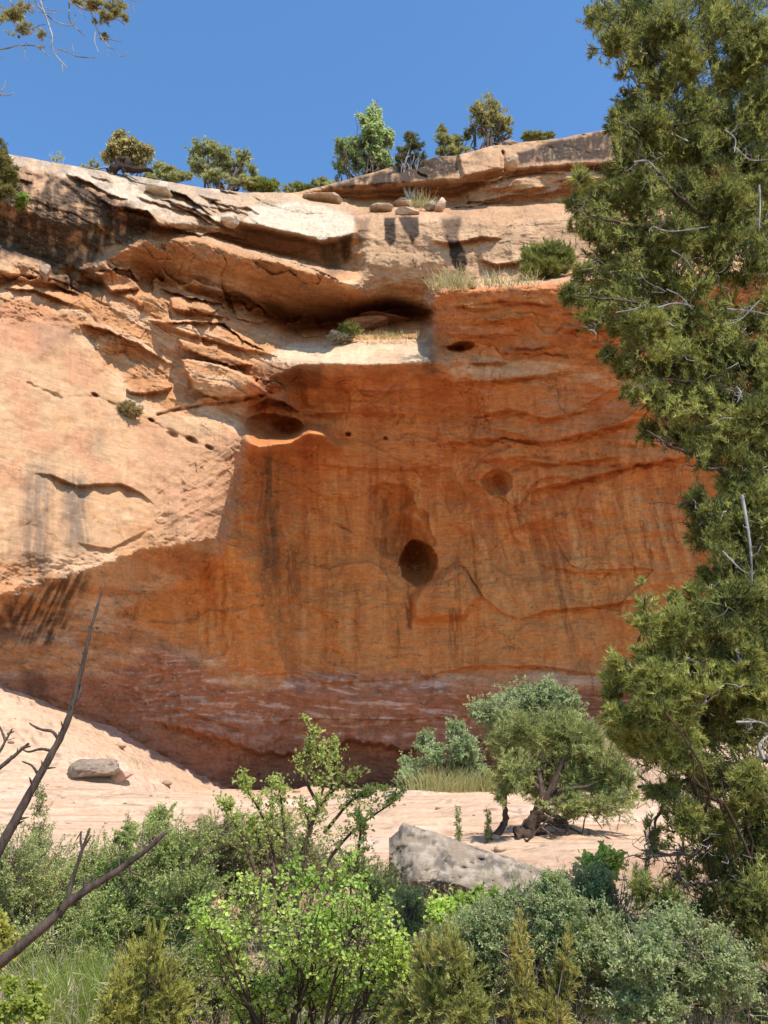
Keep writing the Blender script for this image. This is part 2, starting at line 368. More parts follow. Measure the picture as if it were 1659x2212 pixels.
    # saw-tooth beds
    def beds(step, sd, amp):
        q = V / step + .35 * fbm(U / 150, V / 60, 3, sd); k = np.floor(q).astype(np.int64); f = q - k
        h = HV[hsh(k, k * 0 + sd, sd)]
        u = U / (step * 7) + HV[hsh(k, k * 0 + 3, sd)] * 9; j = np.floor(u).astype(np.int64); h2 = HV[hsh(k, j, sd + 5)]
        edge = sstep(1.0, .86, f)
        return -amp * (f * (.35 + .65 * h) + .55 * h2) * edge
    D = D + beds(40, 1, .34) * (strata * .75 + butte * .16 + upper * .05 + .03 * shade)
    D = D + beds(12, 2, .14) * (strata * .22 * sstep(-.2, .4, fbm(PX / 70, PY / 70, 2, 8)) + butte * .25 + upper * .10 + .03 * shade + .10 * low)
    D = D + beds(58, 4, .5) * (upper * .22 + .12 * shade * sstep(1020, 880, PY))
    # broken slabs in the strata zone
    for (su, sv, sd, am) in ((150, 84, 7, .62), (64, 34, 8, .12)):
        w1, wb, h, ox, oy = worley(U / su + .25 * noise2(PX / 40, PY / 40, 5), V / sv + .25 * noise2(PX / 40, PY / 40, 6), sd)
        t = am * (HV[h] - .6) + am * .9 * (HV[(h * 5 + 1) & 4095] - .5) * ox + am * 1.2 * (-oy) * (.4 + HV[(h * 3 + 2) & 4095])
        crack = sstep(.04, 0, wb) * am * .08
        D = D - (t - crack) * np.clip(strata + (.28 * upper * wl) * sstep(-.2, .2, fbm(PX / 140, PY / 60, 2, 57)) + .22 * upper * (1 - wl) * sstep(0, .3, fbm(PX / 120, PY / 60, 2, 58)) + .14 * butte + .04 * shade + .35 * ramp, 0, 1)
    # general lumps
    D = D + .38 * fbm(PX / 170, PY / 150, 4, 40) * (.35 + .65 * (1 - smoothw)) + .12 * smoothw * fbm((PX + .5 * PY) / 70, (PY - .45 * PX) / 60, 3, 45)
    D = D + .10 * nz(60, 22, 4, 41) * (.35 + strata * .4 + upper * .3 + butte * .5 + shade * .45 + .5 * low - .28 * smoothw)
    D = D + .035 * nz(20, 7, 4, 42) * (.4 + strata * .5 + upper * .6 + butte * .5 + .5 * shade * sstep(1000, 800, PY) + .5 * low) * (1 - .88 * smoothw)
    D = D + .018 * fbm(PX / 7, PY / 6, 3, 43) * (.6 + strata + upper - .45 * smoothw)
    # conchoidal scallops in the alcove wall
    w1, wb, h, ox, oy = worley(PX / 150 + .3 * noise2(PX / 90, PY / 90, 15), PY / 95 + .3 * noise2(PX / 90, PY / 90, 16), 17)
    D = D + shade * (.40 * (1 - w1) * HV[h] + .12 * (HV[(h * 3 + 1) & 4095] - .5)) * sstep(1420, 1300, PY)
    # rough broken patch of the lit wall below the sloping joint
    rp = sstep(-6, 14, poly_sd(PX, PY, [(335, 1050), (420, 960), (540, 930), (520, 1100), (490, 1180), (300, 1180), (330, 1110)]))
    w1, wb, h, ox, oy = worley(PX / 62 + .4 * noise2(PX / 30, PY / 30, 5), PY / 26 - PX / 60 + .4 * noise2(PX / 30, PY / 30, 6), 27)
    D = D + rp * (.12 * (HV[h] - .5) + .07 * oy) * sstep(-.3, .3, fbm(PX / 50, PY / 40, 3, 29))
    D = D - .07 * fbm(PX / 40, (PY + .6 * PX) / 16, 4, 28) * rp

    # ---- single features
    def win(x0, x1):
        return slice(max(0, int(np.searchsorted(xs, x0)) - 1), int(np.searchsorted(xs, x1)) + 1)
    wob = lambda X_, Y_, a, sc=14., sd=60: a * noise2(X_ / sc, Y_ / sc, sd)
    def ell(cx, cy, rx, ry, dep, p=.55, rot=0., rim=0.):
        m = 2 * max(rx, ry); w = win(cx - m, cx + m); X_, Y_ = PX[:, w], PY[:, w]
        x = X_ - cx; y = Y_ - cy; c, s_ = math.cos(rot), math.sin(rot)
        r = np.hypot((x * c + y * s_) / rx, (-x * s_ + y * c) / ry) + (wob(X_, Y_, .14, 22) + wob(X_, Y_, .05, 8) if max(rx, ry) < 52 else wob(X_, Y_, .26, 48) + wob(X_, Y_, .08, 16))
        D[:, w] += dep * np.clip(1 - r, 0, 1) ** p
    def ledge(pts, h, up, dn, soft=2.0, jit=2.0):
        """lip that sticks out h at the line, fading upwards, undercut below"""
        p = np.asarray(pts, float); w = win(p[0, 0] - 8, p[-1, 0] + 8); X_, Y_ = PX[:, w], PY[:, w]; x = xs[w]
        ly = np.interp(x, p[:, 0], p[:, 1]) + jit * fbm(x / 22, x * 0 + p[0, 1], 4, 90)
        q = max(24, min(70, .28 * (p[-1, 0] - p[0, 0]))); e = sstep(p[0, 0] - 6, p[0, 0] + q, x) * sstep(p[-1, 0] + 6, p[-1, 0] - q, x)
        e = e * (1 + .5 * fbm(x / 30, x * 0 + p[0, 0], 3, 91))
        d = ly - Y_
        above = np.exp(-np.maximum(d, 0) / up) * sstep(-soft, soft, d)
        below = np.exp(-np.maximum(-d, 0) / dn) * sstep(soft, -soft, d)
        D[:, w] += e * (-h * above + .55 * h * below)
    def raisep(pts, h, w=4.0, tx=0., ty=0.):
        p = np.asarray(pts, float); c = p.mean(0); k = win(p[:, 0].min() - 20, p[:, 0].max() + 20); X_, Y_ = PX[:, k], PY[:, k]
        m = sstep(-w * .3, w, poly_sd(X_, Y_, pts) + wob(X_, Y_, 2.2, 10))
        D[:, k] -= m * (h + tx * (X_ - c[0]) + ty * (Y_ - c[1]))
    def crackp(pts, dep, w):
        p = np.asarray(pts, float); k = win(p[:, 0].min() - 25, p[:, 0].max() + 25); X_, Y_ = PX[:, k], PY[:, k]
        d, t = seg_dist(X_ + wob(X_, Y_, 3, 15, 61), Y_ + wob(X_, Y_, 3, 15, 62), pts)
        D[:, k] += dep * np.exp(-(d / w) ** 2) * (.45 + .55 * sstep(-.2, .3, noise2(X_ / 24, Y_ / 24, 63)))
    # broken plates: short lips scattered along the beds
    lr = np.random.default_rng(77)
    for q in range(15):
        x0 = lr.uniform(-60, 560); L_ = lr.uniform(60, 170); sl = lr.uniform(.18, .42); y0 = np.interp(x0, xs, y_l[0]) + lr.uniform(9, 85)
        ledge([(x0, y0), (x0 + L_ * .4, y0 + L_ * .4 * sl + lr.normal() * 4), (x0 + L_ * .7, y0 + L_ * .7 * sl + lr.normal() * 4), (x0 + L_, y0 + L_ * sl)], lr.uniform(.14, .28), lr.uniform(12, 26), lr.uniform(4, 8), 2.4, 4)
    for q in range(16):
        x0 = lr.uniform(930, 1300); L_ = lr.uniform(60, 160); sl = lr.uniform(-.22, -.02); y0 = lr.uniform(372, 446) - .12 * (x0 - 1060)
        ledge([(x0, y0), (x0 + L_ * .5, y0 + L_ * .5 * sl + lr.normal() * 3), (x0 + L_, y0 + L_ * sl)], lr.uniform(.12, .35), lr.uniform(6, 12), lr.uniform(5, 10), 1.3, 4)
    for q in range(14):
        x0 = lr.uniform(935, 1250); L_ = lr.uniform(70, 180); sl = lr.uniform(-.1, .12); y0 = lr.uniform(645, 790)
        ledge([(x0, y0), (x0 + L_ * .5, y0 + L_ * .5 * sl + lr.normal() * 6), (x0 + L_, y0 + L_ * sl)], lr.uniform(.12, .32), lr.uniform(10, 24), lr.uniform(6, 14), 1.5, 5)
    # long soft hollows, thin shelves on the right of the wall
    ell(862, 1135, 62, 112, 1.15, .8, -.3); ell(900, 1060, 110, 60, .5, .9); ell(640, 1330, 130, 170, .5, 1.3); ell(1180, 1180, 170, 120, .55, 1.2); ell(1020, 900, 150, 60, .35, 1.1); ell(420, 1330, 120, 110, .5, 1.2)
    for p_, h_ in (([(935, 832), (1050, 824), (1150, 812), (1260, 800)], .28), ([(1000, 908), (1100, 884), (1180, 905), (1300, 880)], .26), ([(930, 962), (1080, 945), (1180, 955), (1290, 930), (1400, 900)], .34), ([(1040, 1000), (1110, 992), (1200, 1003), (1350, 985)], .26), ([(1120, 1066), (1250, 1036), (1380, 1002), (1500, 985)], .42), ([(640, 1000), (760, 1010), (880, 1016), (960, 1000)], .16), ([(1100, 1345), (1180, 1320), (1290, 1310), (1400, 1290)], .30), ([(640, 900), (760, 890), (900, 896)], .2), ([(700, 840), (820, 846), (925, 838)], .22), ([(1150, 1215), (1240, 1235), (1340, 1240)], .2)):
        ledge(p_, h_, 44, 16, 2, 4)
    # big round hole, its chute and crack
    ell(872, 1165, 46, 62, .6, .8)
    ell(904, 1216, 41, 49, 3.2, .42, -.1)
    raisep([(905, 1262), (945, 1238), (985, 1215), (1010, 1232), (1040, 1290), (1005, 1340), (890, 1345), (884, 1300)], .55, 16)
    crackp([(884, 1318), (884, 1352)], .22, 3.5)
    ledge([(960, 1208), (1005, 1226), (1045, 1290), (1085, 1325), (1140, 1342)], .16, 40, 14)
    ell(1075, 1042, 34, 29, .95, .5); ell(984, 1078, 24, 38, .30, .6, -.2)
    ell(997, 748, 30, 12, 1.1, .5, -.15); ell(752, 938, 7, 5, .4); ell(832, 947, 6, 4, .35); ell(1100, 942, 70, 10, .35, .7, .25)
    ell(1090, 1005, 60, 12, .22, .7, .1)
    # socket and the sunlit spur under it
    ell(596, 925, 66, 32, 1.7, .6, .12)
    d, t = seg_dist(PX, PY, [(528, 955), (560, 966), (620, 958), (668, 936), (694, 940), (724, 962)])
    D = D - (2.0 * np.exp(-(d / 13) ** 2) * sstep(1.02, .7, t) + .9 * np.exp(-(d / 9) ** 2)) * sstep(520, 545, PX)
    ledge([(535, 882), (575, 862), (612, 868), (645, 890)], .8, 34, 26)
    # left wall: little holes on the joint, the curved lip, other lips
    for (x, y, r) in ((327, 908, 8), (372, 940, 14), (414, 951, 15), (452, 967, 10), (205, 853, 9)):
        ell(x, y, r, r * .5, .30, .6, .45)
    crackp([(60, 828), (130, 860), (205, 856), (260, 880), (330, 912), (450, 968)], .10, 4)
    crackp([(340, 897), (420, 878), (500, 868), (590, 846)], .30, 3.5)
    ledge([(70, 1022), (110, 1026), (165, 1050), (215, 1046), (262, 1046), (300, 1062), (340, 1096)], .24, 60, 22)
    ledge([(160, 1172), (200, 1180), (240, 1186), (290, 1160), (330, 1140)], .10, 40, 20)
    crackp([(540, 1030), (600, 1065), (680, 1108), (760, 1150), (860, 1182)], .12, 2.4)
    crackp([(1010, 1040), (1060, 1035), (1120, 1014)], .12, 2.2)
    crackp([(1030, 1000), (1150, 985), (1300, 1010), (1400, 1000)], .15, 3)
    # slabs and noses among the strata
    raisep([(385, 772), (440, 778), (500, 795), (545, 818), (584, 850), (520, 862), (450, 858), (418, 842), (402, 806)], .75, 5, 0., -.004)
    raisep([(383, 730), (420, 742), (470, 752), (545, 788), (500, 792), (440, 772), (392, 752)], .7, 4)
    raisep([(320, 690), (430, 690), (480, 700), (520, 730), (600, 770), (540, 760), (470, 742), (400, 722)], .45, 6)
    raisep([(272, 838), (330, 826), (372, 836), (350, 848), (300, 852), (278, 848)], .4, 4)
    ell(240, 742, 34, 24, -.5, .5); ell(232, 760, 90, 34, .5, .8, .5)
    raisep([(0, 545), (60, 552), (112, 566), (112, 604), (60, 598), (-60, 590), (-60, 545)], .35, 5)
    raisep([(205, 590), (262, 575), (305, 596), (300, 625), (240, 632)], .6, 5)
    raisep([(365, 640), (440, 636), (490, 655), (500, 690), (430, 680), (370, 668)], .5, 5)
    raisep([(500, 655), (560, 660), (600, 690), (560, 700), (510, 690)], .5, 5)
    ledge([(300, 374), (345, 369), (435, 387), (480, 412), (525, 422)], .35, 9, 8, 1.5, 3)
    ledge([(308, 414), (345, 405), (400, 422), (462, 468)], .7, 16, 14, 1.5, 4)
    ledge([(368, 440), (425, 462), (464, 488)], .5, 14, 14, 1.5, 4)
    ledge([(200, 421), (245, 446), (320, 456), (345, 486), (425, 500)], .6, 20, 22, 1.5, 5)
    ledge([(215, 583), (280, 582), (305, 616)], .5, 18, 12, 1.5, 4); ledge([(340, 620), (390, 638), (480, 658), (498, 690)], .55, 22, 14, 1.5, 4); ledge([(455, 628), (520, 632), (560, 660), (602, 700)], .5, 18, 12, 1.5, 4)
    ledge([(0, 622), (75, 627), (165, 662)], .4, 16, 12, 1.5, 3); ledge([(60, 600), (110, 612), (180, 640)], .35, 10, 10, 1.5, 3)
    ledge([(165, 700), (230, 712), (300, 745), (372, 790)], .45, 22, 16, 1.5, 4); ledge([(320, 700), (420, 695), (485, 700), (525, 735), (600, 772)], .4, 26, 14, 1.5, 4)
    ledge([(300, 478), (345, 488), (400, 500), (430, 508), (470, 502), (528, 520)], .45, 22, 20, 2, 5)
    ledge([(330, 425), (420, 452), (470, 480), (525, 510)], .4, 16, 18, 2, 4)
    ledge([(130, 374), (190, 392), (235, 420), (300, 440)], .3, 14, 16, 2, 4)
    ledge([(520, 536), (600, 556), (690, 585), (764, 622)], .25, 14, 20, 2, 4)
    # plates on the right block, the upper bands
    ledge([(930, 520), (980, 526), (1040, 512), (1090, 516)], .35, 16, 14)
    ledge([(1030, 560), (1075, 572), (1120, 566), (1150, 552)], .4, 14, 14)
    ledge([(1010, 400), (1060, 392), (1110, 380), (1170, 372), (1250, 376)], .3, 10, 10)
    raisep([(985, 330), (1060, 316), (1082, 330), (1085, 366), (1000, 384)], .55, 6)
    crackp([(1010, 418), (1016, 440)], .3, 3); crackp([(1086, 330), (1088, 366)], .5, 4)
    # lower pale band and the foot of the wall
    ledge([(540, 1462), (640, 1452), (700, 1476), (900, 1466), (1020, 1438), (1180, 1440), (1320, 1462)], .22, 50, 16, 2, 3)
    ledge([(560, 1560), (700, 1552), (860, 1556), (1000, 1548), (1200, 1560)], .25, 24, 16, 2, 3)
    ledge([(330, 1545), (390, 1530), (470, 1560), (560, 1590)], .22, 30, 16)
    crackp([(700, 1480), (712, 1550)], .1, 4)
    ledge([(330, 1560), (470, 1594), (560, 1626), (640, 1632), (760, 1600), (880, 1622), (1000, 1598), (1250, 1612)], .5, 40, 60, 6, 12)

    # hairline joints
    cr = np.exp(-(np.abs(nz(130, 34, 4, 81)) / .014) ** 2) * sstep(.05, .3, fbm(PX / 90, PY / 70, 3, 82)) + np.exp(-(np.abs(fbm((PX + .3 * PY) / 45, PY / 120, 4, 83)) / .012) ** 2) * sstep(.12, .35, fbm(PX / 110, PY / 90, 3, 84))
    cr = np.clip(cr, 0, 1) * (1 - .6 * smoothw); D = D + .05 * cr
    P = at(PX, PY, D)
    # plateau behind the rim
    back = []
    for k, dy in enumerate((.25, .7, 1.5, 3, 6, 12, 25)):
        q = P[0].copy(); q[:, 1] += dy; q[:, 0] *= (1 + dy / 60)
        q[:, 2] += .10 * dy ** .6 * np.clip(fbm(q[:, 0] / 2., dy, 3, 99) + .1, -.4, .5) - .01 * dy
        back.append(q)
    nb = len(back)
    # ---- colour of the stone
    win_ = lambda x0, x1: slice(max(0, int(np.searchsorted(xs, x0)) - 1), int(np.searchsorted(xs, x1)) + 1)
    n1 = fbm(PX / 120, PY / 90, 5, 101); n2 = fbm(PX / 30, PY / 24, 4, 102); n3 = nz(120, 10, 4, 103); n4 = nz(200, 30, 4, 104)
    strk = fbm((PX + 9 * noise2(PX / 50, PY / 90, 8)) / 15, PY / 170, 4, 105, .55); strk2 = fbm(PX / 26, PY / 420, 3, 106)
    mixc = lambda C, c, m: C * (1 - m[..., None]) + np.asarray(c) * m[..., None]
    C = np.empty(PX.shape + (3,)); C[:] = (.45, .21, .09)
    C = mixc(C, (.55, .335, .19), sstep(.0, .5, n4 + .2))
    C = mixc(C, (.44, .25, .135), upper * .9); C = mixc(C, (.47, .28, .155), upper * sstep(.05, .5, n4) * .6)
    C = mixc(C, (.44, .20, .085), strata * sstep(-.4, .3, n4) * .85)
    C = mixc(C, (.43, .25, .13), smoothw * sstep(-.7, .5, n1 + .35))
    C = mixc(C, (.41, .195, .10), smoothw * sstep(-.05, .45, n1 + .5 * fbm(PX / 60, PY / 40, 3, 121)) * .7)
    C = mixc(C, (.50, .178, .052), shade * .95)
    C = mixc(C, (.42, .135, .044), shade * sstep(-.1, .35, fbm((PX - .25 * np.maximum(PX - 960, 0) * 0 - .2 * (PY - 1000) * sstep(950, 1100, PX)) / 46, PY / 500, 3, 130)) * .85)
    C = mixc(C, (.58, .245, .085), shade * sstep(.08, .4, fbm((PX - .22 * (PY - 1000) * sstep(950, 1100, PX)) / 34, PY / 420, 3, 131)) * sstep(900, 1080, PY) * .6)
    C = mixc(C, (.56, .265, .10), shade * sstep(.12, .5, strk) * sstep(940, 1080, PY) * .75)
    C = mixc(C, (.57, .235, .068), shade * sstep(1060, 1260, PY + 30 * n1) * sstep(1470, 1430, PY) * .55)  # golden glow of bounced light on the lower alcove wall, painted into the colour
    C = mixc(C, (.40, .20, .12), shade * sstep(.0, .5, n3) * sstep(1020, 860, PY) * .7)
    C = mixc(C, (.48, .17, .05), butte * .85); C = mixc(C, (.40, .14, .06), butte * sstep(-.1, .4, n4) * .6)
    rim_c = sstep(-2, 8, poly_sd(PX, PY, [(-700, 280), (40, 320), (330, 375), (620, 412), (700, 440), (760, 450), (770, 508), (690, 524), (520, 480), (430, 505), (300, 452), (190, 400), (40, 362), (-700, 320)]))
    C = mixc(C, (.47, .31, .19), rim_c * .8); C = mixc(C, (.36, .26, .18), rim_c * sstep(-.1, .4, n2 + .5 * n3) * .6)
    C = mixc(C, (.42, .20, .085), sstep(-4, 12, poly_sd(PX, PY, [(310, 500), (440, 512), (640, 575), (764, 622), (930, 660), (640, 715), (560, 640), (300, 580), (220, 560)])) * .8)
    led = sstep(-3, 6, poly_sd(PX, PY, [(560, 770), (640, 738), (930, 730), (930, 786), (640, 792), (580, 785)]))
    C = mixc(C, (.55, .38, .24), led * .8)
    C = mixc(C, (.45, .27, .15), block * .85)
    slab = sstep(-3, 6, poly_sd(PX, PY, [(526, 478), (545, 444), (640, 436), (700, 444), (768, 468), (764, 506), (695, 520), (600, 498)]))
    C = mixc(C, (.57, .44, .31), slab * .85); C = mixc(C, (.34, .27, .2), slab * sstep(.1, .5, n2 + .4 * n4) * .45)
    lf = rim_c * sstep(520, 440, PX); C = mixc(C, (.31, .235, .175), lf * sstep(-.25, .3, n2 + .6 * n4) * .6); C = mixc(C, (.58, .46, .34), lf * sstep(.12, .5, n1 - n2) * .6)
    # pale, purplish band at the foot with salt bloom
    footm = sstep(1440, 1475, PY + 10 * n2 - 30 * sstep(900, 1050, PX) + 60 * sstep(560, 380, PX) * sstep(250, 340, PX) - 40 * sstep(300, 520, PX) * sstep(640, 560, PX))
    C = mixc(C, (.35, .15, .083), footm * .9)
    salt = sstep(.16, .46, n3 + .35 * n2) * footm * sstep(1600, 1540, PY) * sstep(230, 420, PX)
    lines = np.exp(-((PY - 1556 + 8 * n1) / 7) ** 2) + np.exp(-((PY - 1476 - 14 * n1 + 30 * sstep(940, 1040, PX)) / 9) ** 2) + .8 * np.exp(-((PY - 1590 + 10 * n1) / 6) ** 2)
    C = mixc(C, (.58, .44, .37), np.clip(salt * .55 + lines * footm * sstep(-.2, .4, n2 + .1) * sstep(420, 560, PX) * .6, 0, .8))
    C = mixc(C, (.27, .115, .065), sstep(1570, 1680, PY + 22 * n2 + 20 * n1) * footm * .6)  # darker purple stone at the foot, deepened with painted alcove shadow
    # rough salt-freckled area above it at the left
    fr = sstep(-20, 30, poly_sd(PX, PY, [(280, 1400), (420, 1380), (580, 1430), (640, 1470), (560, 1560), (300, 1560), (200, 1480)]))
    C = mixc(C, (.58, .40, .28), fr * sstep(.22, .5, fbm(PX / 16, PY / 9, 4, 107)) * .6)
    # desert varnish
    dark = (.026, .018, .014)
    def stain(pts, m, jit=8, w=8, tex=None, c=dark):
        nonlocal C
        a = sstep(-w, w, poly_sd(PX, PY, pts) + jit * n2 + .4 * jit * strk)
        if tex is not None: a = a * tex
        C = mixc(C, c, a * m)
    vt = sstep(-.5, .2, .55 * fbm(PX / 16, PY / 70, 4, 112) + .6 * n2 + .5 * n1 + .12)
    stain([(20, 362), (100, 376), (185, 400), (250, 430), (330, 470), (330, 500), (300, 520), (230, 540), (200, 575), (120, 585), (40, 555), (-700, 520), (-700, 340), (-100, 350)], .86, 12, 12, vt)
    stain([(120, 590), (220, 575), (230, 620), (170, 640), (110, 610)], .7, 10, 10, vt)
    vk = sstep(-.75, -.05, .55 * fbm(PX / 12, PY / 50, 4, 112) + .6 * n2 + .3 * n1)
    stain([(690, 405), (760, 386), (850, 362), (940, 340), (988, 330), (988, 372), (930, 388), (830, 400), (740, 408)], .9, 8, 6, vk)
    stain([(1118, 330), (1200, 304), (1300, 284), (1420, 262), (1659, 235), (1659, 290), (1300, 345), (1200, 350), (1120, 356)], .9, 6, 5, vk)
    stain([(830, 470), (854, 470), (854, 520), (842, 534), (831, 516)], .93, 4, 2.5)
    stain([(862, 470), (904, 468), (906, 505), (892, 528), (872, 500)], .9, 5, 3)
    stain([(950, 470), (1000, 468), (990, 515), (965, 518)], .75, 6, 8)
    stain([(966, 518), (992, 516), (1008, 560), (1004, 592), (982, 582)], .93, 5, 3)
    stain([(768, 474), (800, 470), (795, 520), (775, 525)], .55, 6, 8)
    stain([(680, 520), (735, 520), (745, 590), (715, 600)], .55, 8, 12)
    stain([(730, 512), (760, 505), (758, 560), (742, 570)], .8, 5, 7)
    stain([(905, 735), (930, 730), (945, 810), (915, 805)], .45, 8, 10)
    stain([(560, 785), (700, 790), (690, 840), (600, 850), (560, 870)], .5, 10, 14, vt)
    stain([(556, 850), (620, 862), (640, 890), (590, 876)], .4, 6, 8)
    # the two grey runs on the lit wall and the black ones under the lip
    grey = (.17, .115, .078)
    for (x0, x1, y0, y1, m) in ((50, 108, 960, 1275, .85), (136, 194, 990, 1210, .88), (190, 235, 890, 1000, .5), (98, 128, 940, 1060, .5), (238, 262, 1050, 1150, .35), (20, 40, 1080, 1260, .4)):
        a = sstep(x0 - 16, x0 + 18, PX + 8 * n2) * sstep(x1 + 16, x1 - 18, PX + 8 * n2) * sstep(y0, y0 + 90, PY + 20 * n2) * sstep(y1 + 20, y1 - 60, PY) * sstep(-.8, .25, strk + .3 * n2)
        C = mixc(C, grey, a * m)
    stain([(30, 1290), (90, 1262), (170, 1225), (190, 1250), (140, 1360), (95, 1410), (50, 1390), (10, 1330)], .85, 16, 22, sstep(-.35, .3, fbm((PX + .45 * PY) / 12, PY / 120, 4, 108) + .4 * n2), (.05, .028, .018))
    stain([(-60, 1300), (30, 1290), (60, 1350), (20, 1400), (-60, 1380)], .7, 14, 18, vt, (.06, .03, .02))
    stain([(45, 1450), (100, 1440), (110, 1530), (60, 1520)], .55, 12, 14, vt, (.07, .035, .022))
    for (x0, x1, y0, y1, m) in ((565, 600, 965, 1330, .72), (575, 592, 1000, 1100, .5), (480, 520, 1190, 1400, .2), (700, 760, 1060, 1420, .22), (640, 668, 1100, 1380, .25), (760, 780, 1230, 1440, .25)):
        a = sstep(x0 - 10, x0 + 8, PX + 4 * n2) * sstep(x1 + 10, x1 - 8, PX + 4 * n2) * sstep(y0, y0 + 40, PY) * sstep(y1, y1 - 140, PY)
        C = mixc(C, (.15, .075, .04), a * m * sstep(-.6, .2, strk))
    for (x0, x1, y0, y1) in ((590, 600, 1280, 1320), (430, 440, 1280, 1420), (452, 462, 1300, 1430), (380, 396, 1310, 1400), (650, 662, 1300, 1440), (745, 756, 1280, 1440)):
        a = sstep(x0 - 4, x0 + 3, PX + 3 * n2) * sstep(x1 + 4, x1 - 3, PX + 3 * n2) * sstep(y0, y0 + 20, PY) * sstep(y1, y1 - 60, PY)
        C = mixc(C, (.60, .30, .12), a * .6)
    sr2 = np.random.default_rng(91)
    for q in range(95):
        x0 = sr2.uniform(250, 1480); y0 = sr2.uniform(985, 1330); ln = sr2.uniform(70, 300); w_ = sr2.uniform(2., 9.) * (1.6 if q % 5 == 0 else 1); pale = sr2.random() < .58
        lean = .0 if x0 < 950 else .22 * min(1, (x0 - 950) / 150); lean = -.35 if x0 < 420 else lean
        y1 = min(y0 + ln, 1445 + 6 * sr2.normal()); k = win_(x0 - 130, x0 + 130); X_, Y_ = PX[:, k], PY[:, k]
        xc = x0 + lean * (Y_ - y0) + 3 * noise2(X_ * 0 + q, Y_ / 40, 92); wv = w_ * (1 + .5 * noise2(X_ * 0 + q, Y_ / 22, 93))
        m = sstep(1.5, -1.5, np.abs(X_ - xc) - wv) * sstep(y0, y0 + 25, Y_) * sstep(y1, y1 - (50 if pale else 90), Y_) * sstep(-.55, .1, noise2(X_ / 5, Y_ / 30, 94))
        m = m * shade[:, k] * sr2.uniform(.38, .8); c_ = np.asarray((.60, .27, .085) if pale else (.27, .095, .032)); C[:, k] = C[:, k] * (1 - m[..., None]) + c_ * m[..., None]
    # flowing fans of paler colour on the right of the hole
    fan = fbm((PX - .28 * (PY - 1000) + 12 * n1) / 19, PY / 260, 4, 109, .55)
    fm = sstep(-10, 30, poly_sd(PX, PY, [(980, 1050), (1120, 1030), (1300, 1060), (1480, 1060), (1520, 1240), (1200, 1330), (1060, 1320)]))
    C = mixc(C, (.57, .28, .11), fm * sstep(.1, .42, fan) * .7); C = mixc(C, (.36, .13, .05), fm * sstep(.05, .5, -fan) * .55)
    pk = sstep(-14, 20, poly_sd(PX, PY, [(300, 900), (420, 960), (540, 920), (520, 1110), (490, 1180), (330, 1160), (320, 1060)]) + 10 * n2)
    C = mixc(C, (.40, .205, .108), pk * .75)
    C = mixc(C, (.43, .195, .10), sstep(-12, 22, poly_sd(PX, PY, [(-60, 640), (60, 650), (160, 690), (150, 740), (60, 770), (-60, 740)]) + 14 * n2) * .7)
    C = mixc(C, (.25, .15, .095), sstep(-8, 18, poly_sd(PX, PY, [(60, 700), (150, 690), (165, 740), (90, 770)]) + 12 * n2) * .5)
    # thin lichen and dust speckle on the lit wall, fine beds of colour everywhere
    sp = sstep(.30, .5, fbm(PX / 6, PY / 5, 3, 110)) * sstep(.05, .5, fbm(PX / 70, PY / 60, 3, 111) + .1)
    C = mixc(C, (.66, .52, .38), sp * (smoothw * .3 + upper * .3))
    C = C * (1 + .16 * n3[..., None] * (1 - .6 * smoothw - .8 * shade * sstep(960, 1060, PY) * sstep(1450, 1400, PY))[..., None] + (.10 - .06 * shade)[..., None] * n2[..., None])
    w1, wb, h, ox, oy = worley(PX / 44 + .5 * noise2(PX / 25, PY / 25, 140), PY / 27 + .5 * noise2(PX / 25, PY / 25, 141), 142)
    fl = (HV[h] - .5) * sstep(-.05, .08, fbm(PX / 120, PY / 90, 3, 143)) * (1 - .5 * smoothw)
    w1, wb, h, ox, oy = worley(PX / 15 + .5 * noise2(PX / 9, PY / 9, 144), PY / 10 + .5 * noise2(PX / 9, PY / 9, 145), 146)
    fl = fl + .7 * (HV[h] - .5) * sstep(.0, .1, fbm(PX / 60, PY / 50, 3, 147)) * (1 - .5 * smoothw)
    C = C * (1 + (.26 - .14 * shade)[..., None] * fl[..., None])
    C = C * (1 - .38 * cr[..., None]); C = C * (1 + .22 * fbm(PX / 5, PY / 4, 3, 120) * (.5 + .5 * upper + .5 * strata - .38 * smoothw))[..., None]
    C = np.clip(C, .015, .8)

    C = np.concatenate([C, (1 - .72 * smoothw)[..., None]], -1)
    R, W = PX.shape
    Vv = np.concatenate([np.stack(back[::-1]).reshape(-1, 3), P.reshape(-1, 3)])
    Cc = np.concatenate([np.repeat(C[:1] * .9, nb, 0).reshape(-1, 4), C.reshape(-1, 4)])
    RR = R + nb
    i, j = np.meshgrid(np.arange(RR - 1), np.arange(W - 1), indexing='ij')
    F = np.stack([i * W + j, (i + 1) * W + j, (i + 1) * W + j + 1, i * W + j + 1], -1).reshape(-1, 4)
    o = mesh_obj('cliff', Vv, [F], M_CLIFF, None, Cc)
    o['kind'] = 'structure'
    return xs, P[0], back, PX, PY, P
CL_X, RIM, BACK, CL_PX, CL_PY, CL_P = cliff()

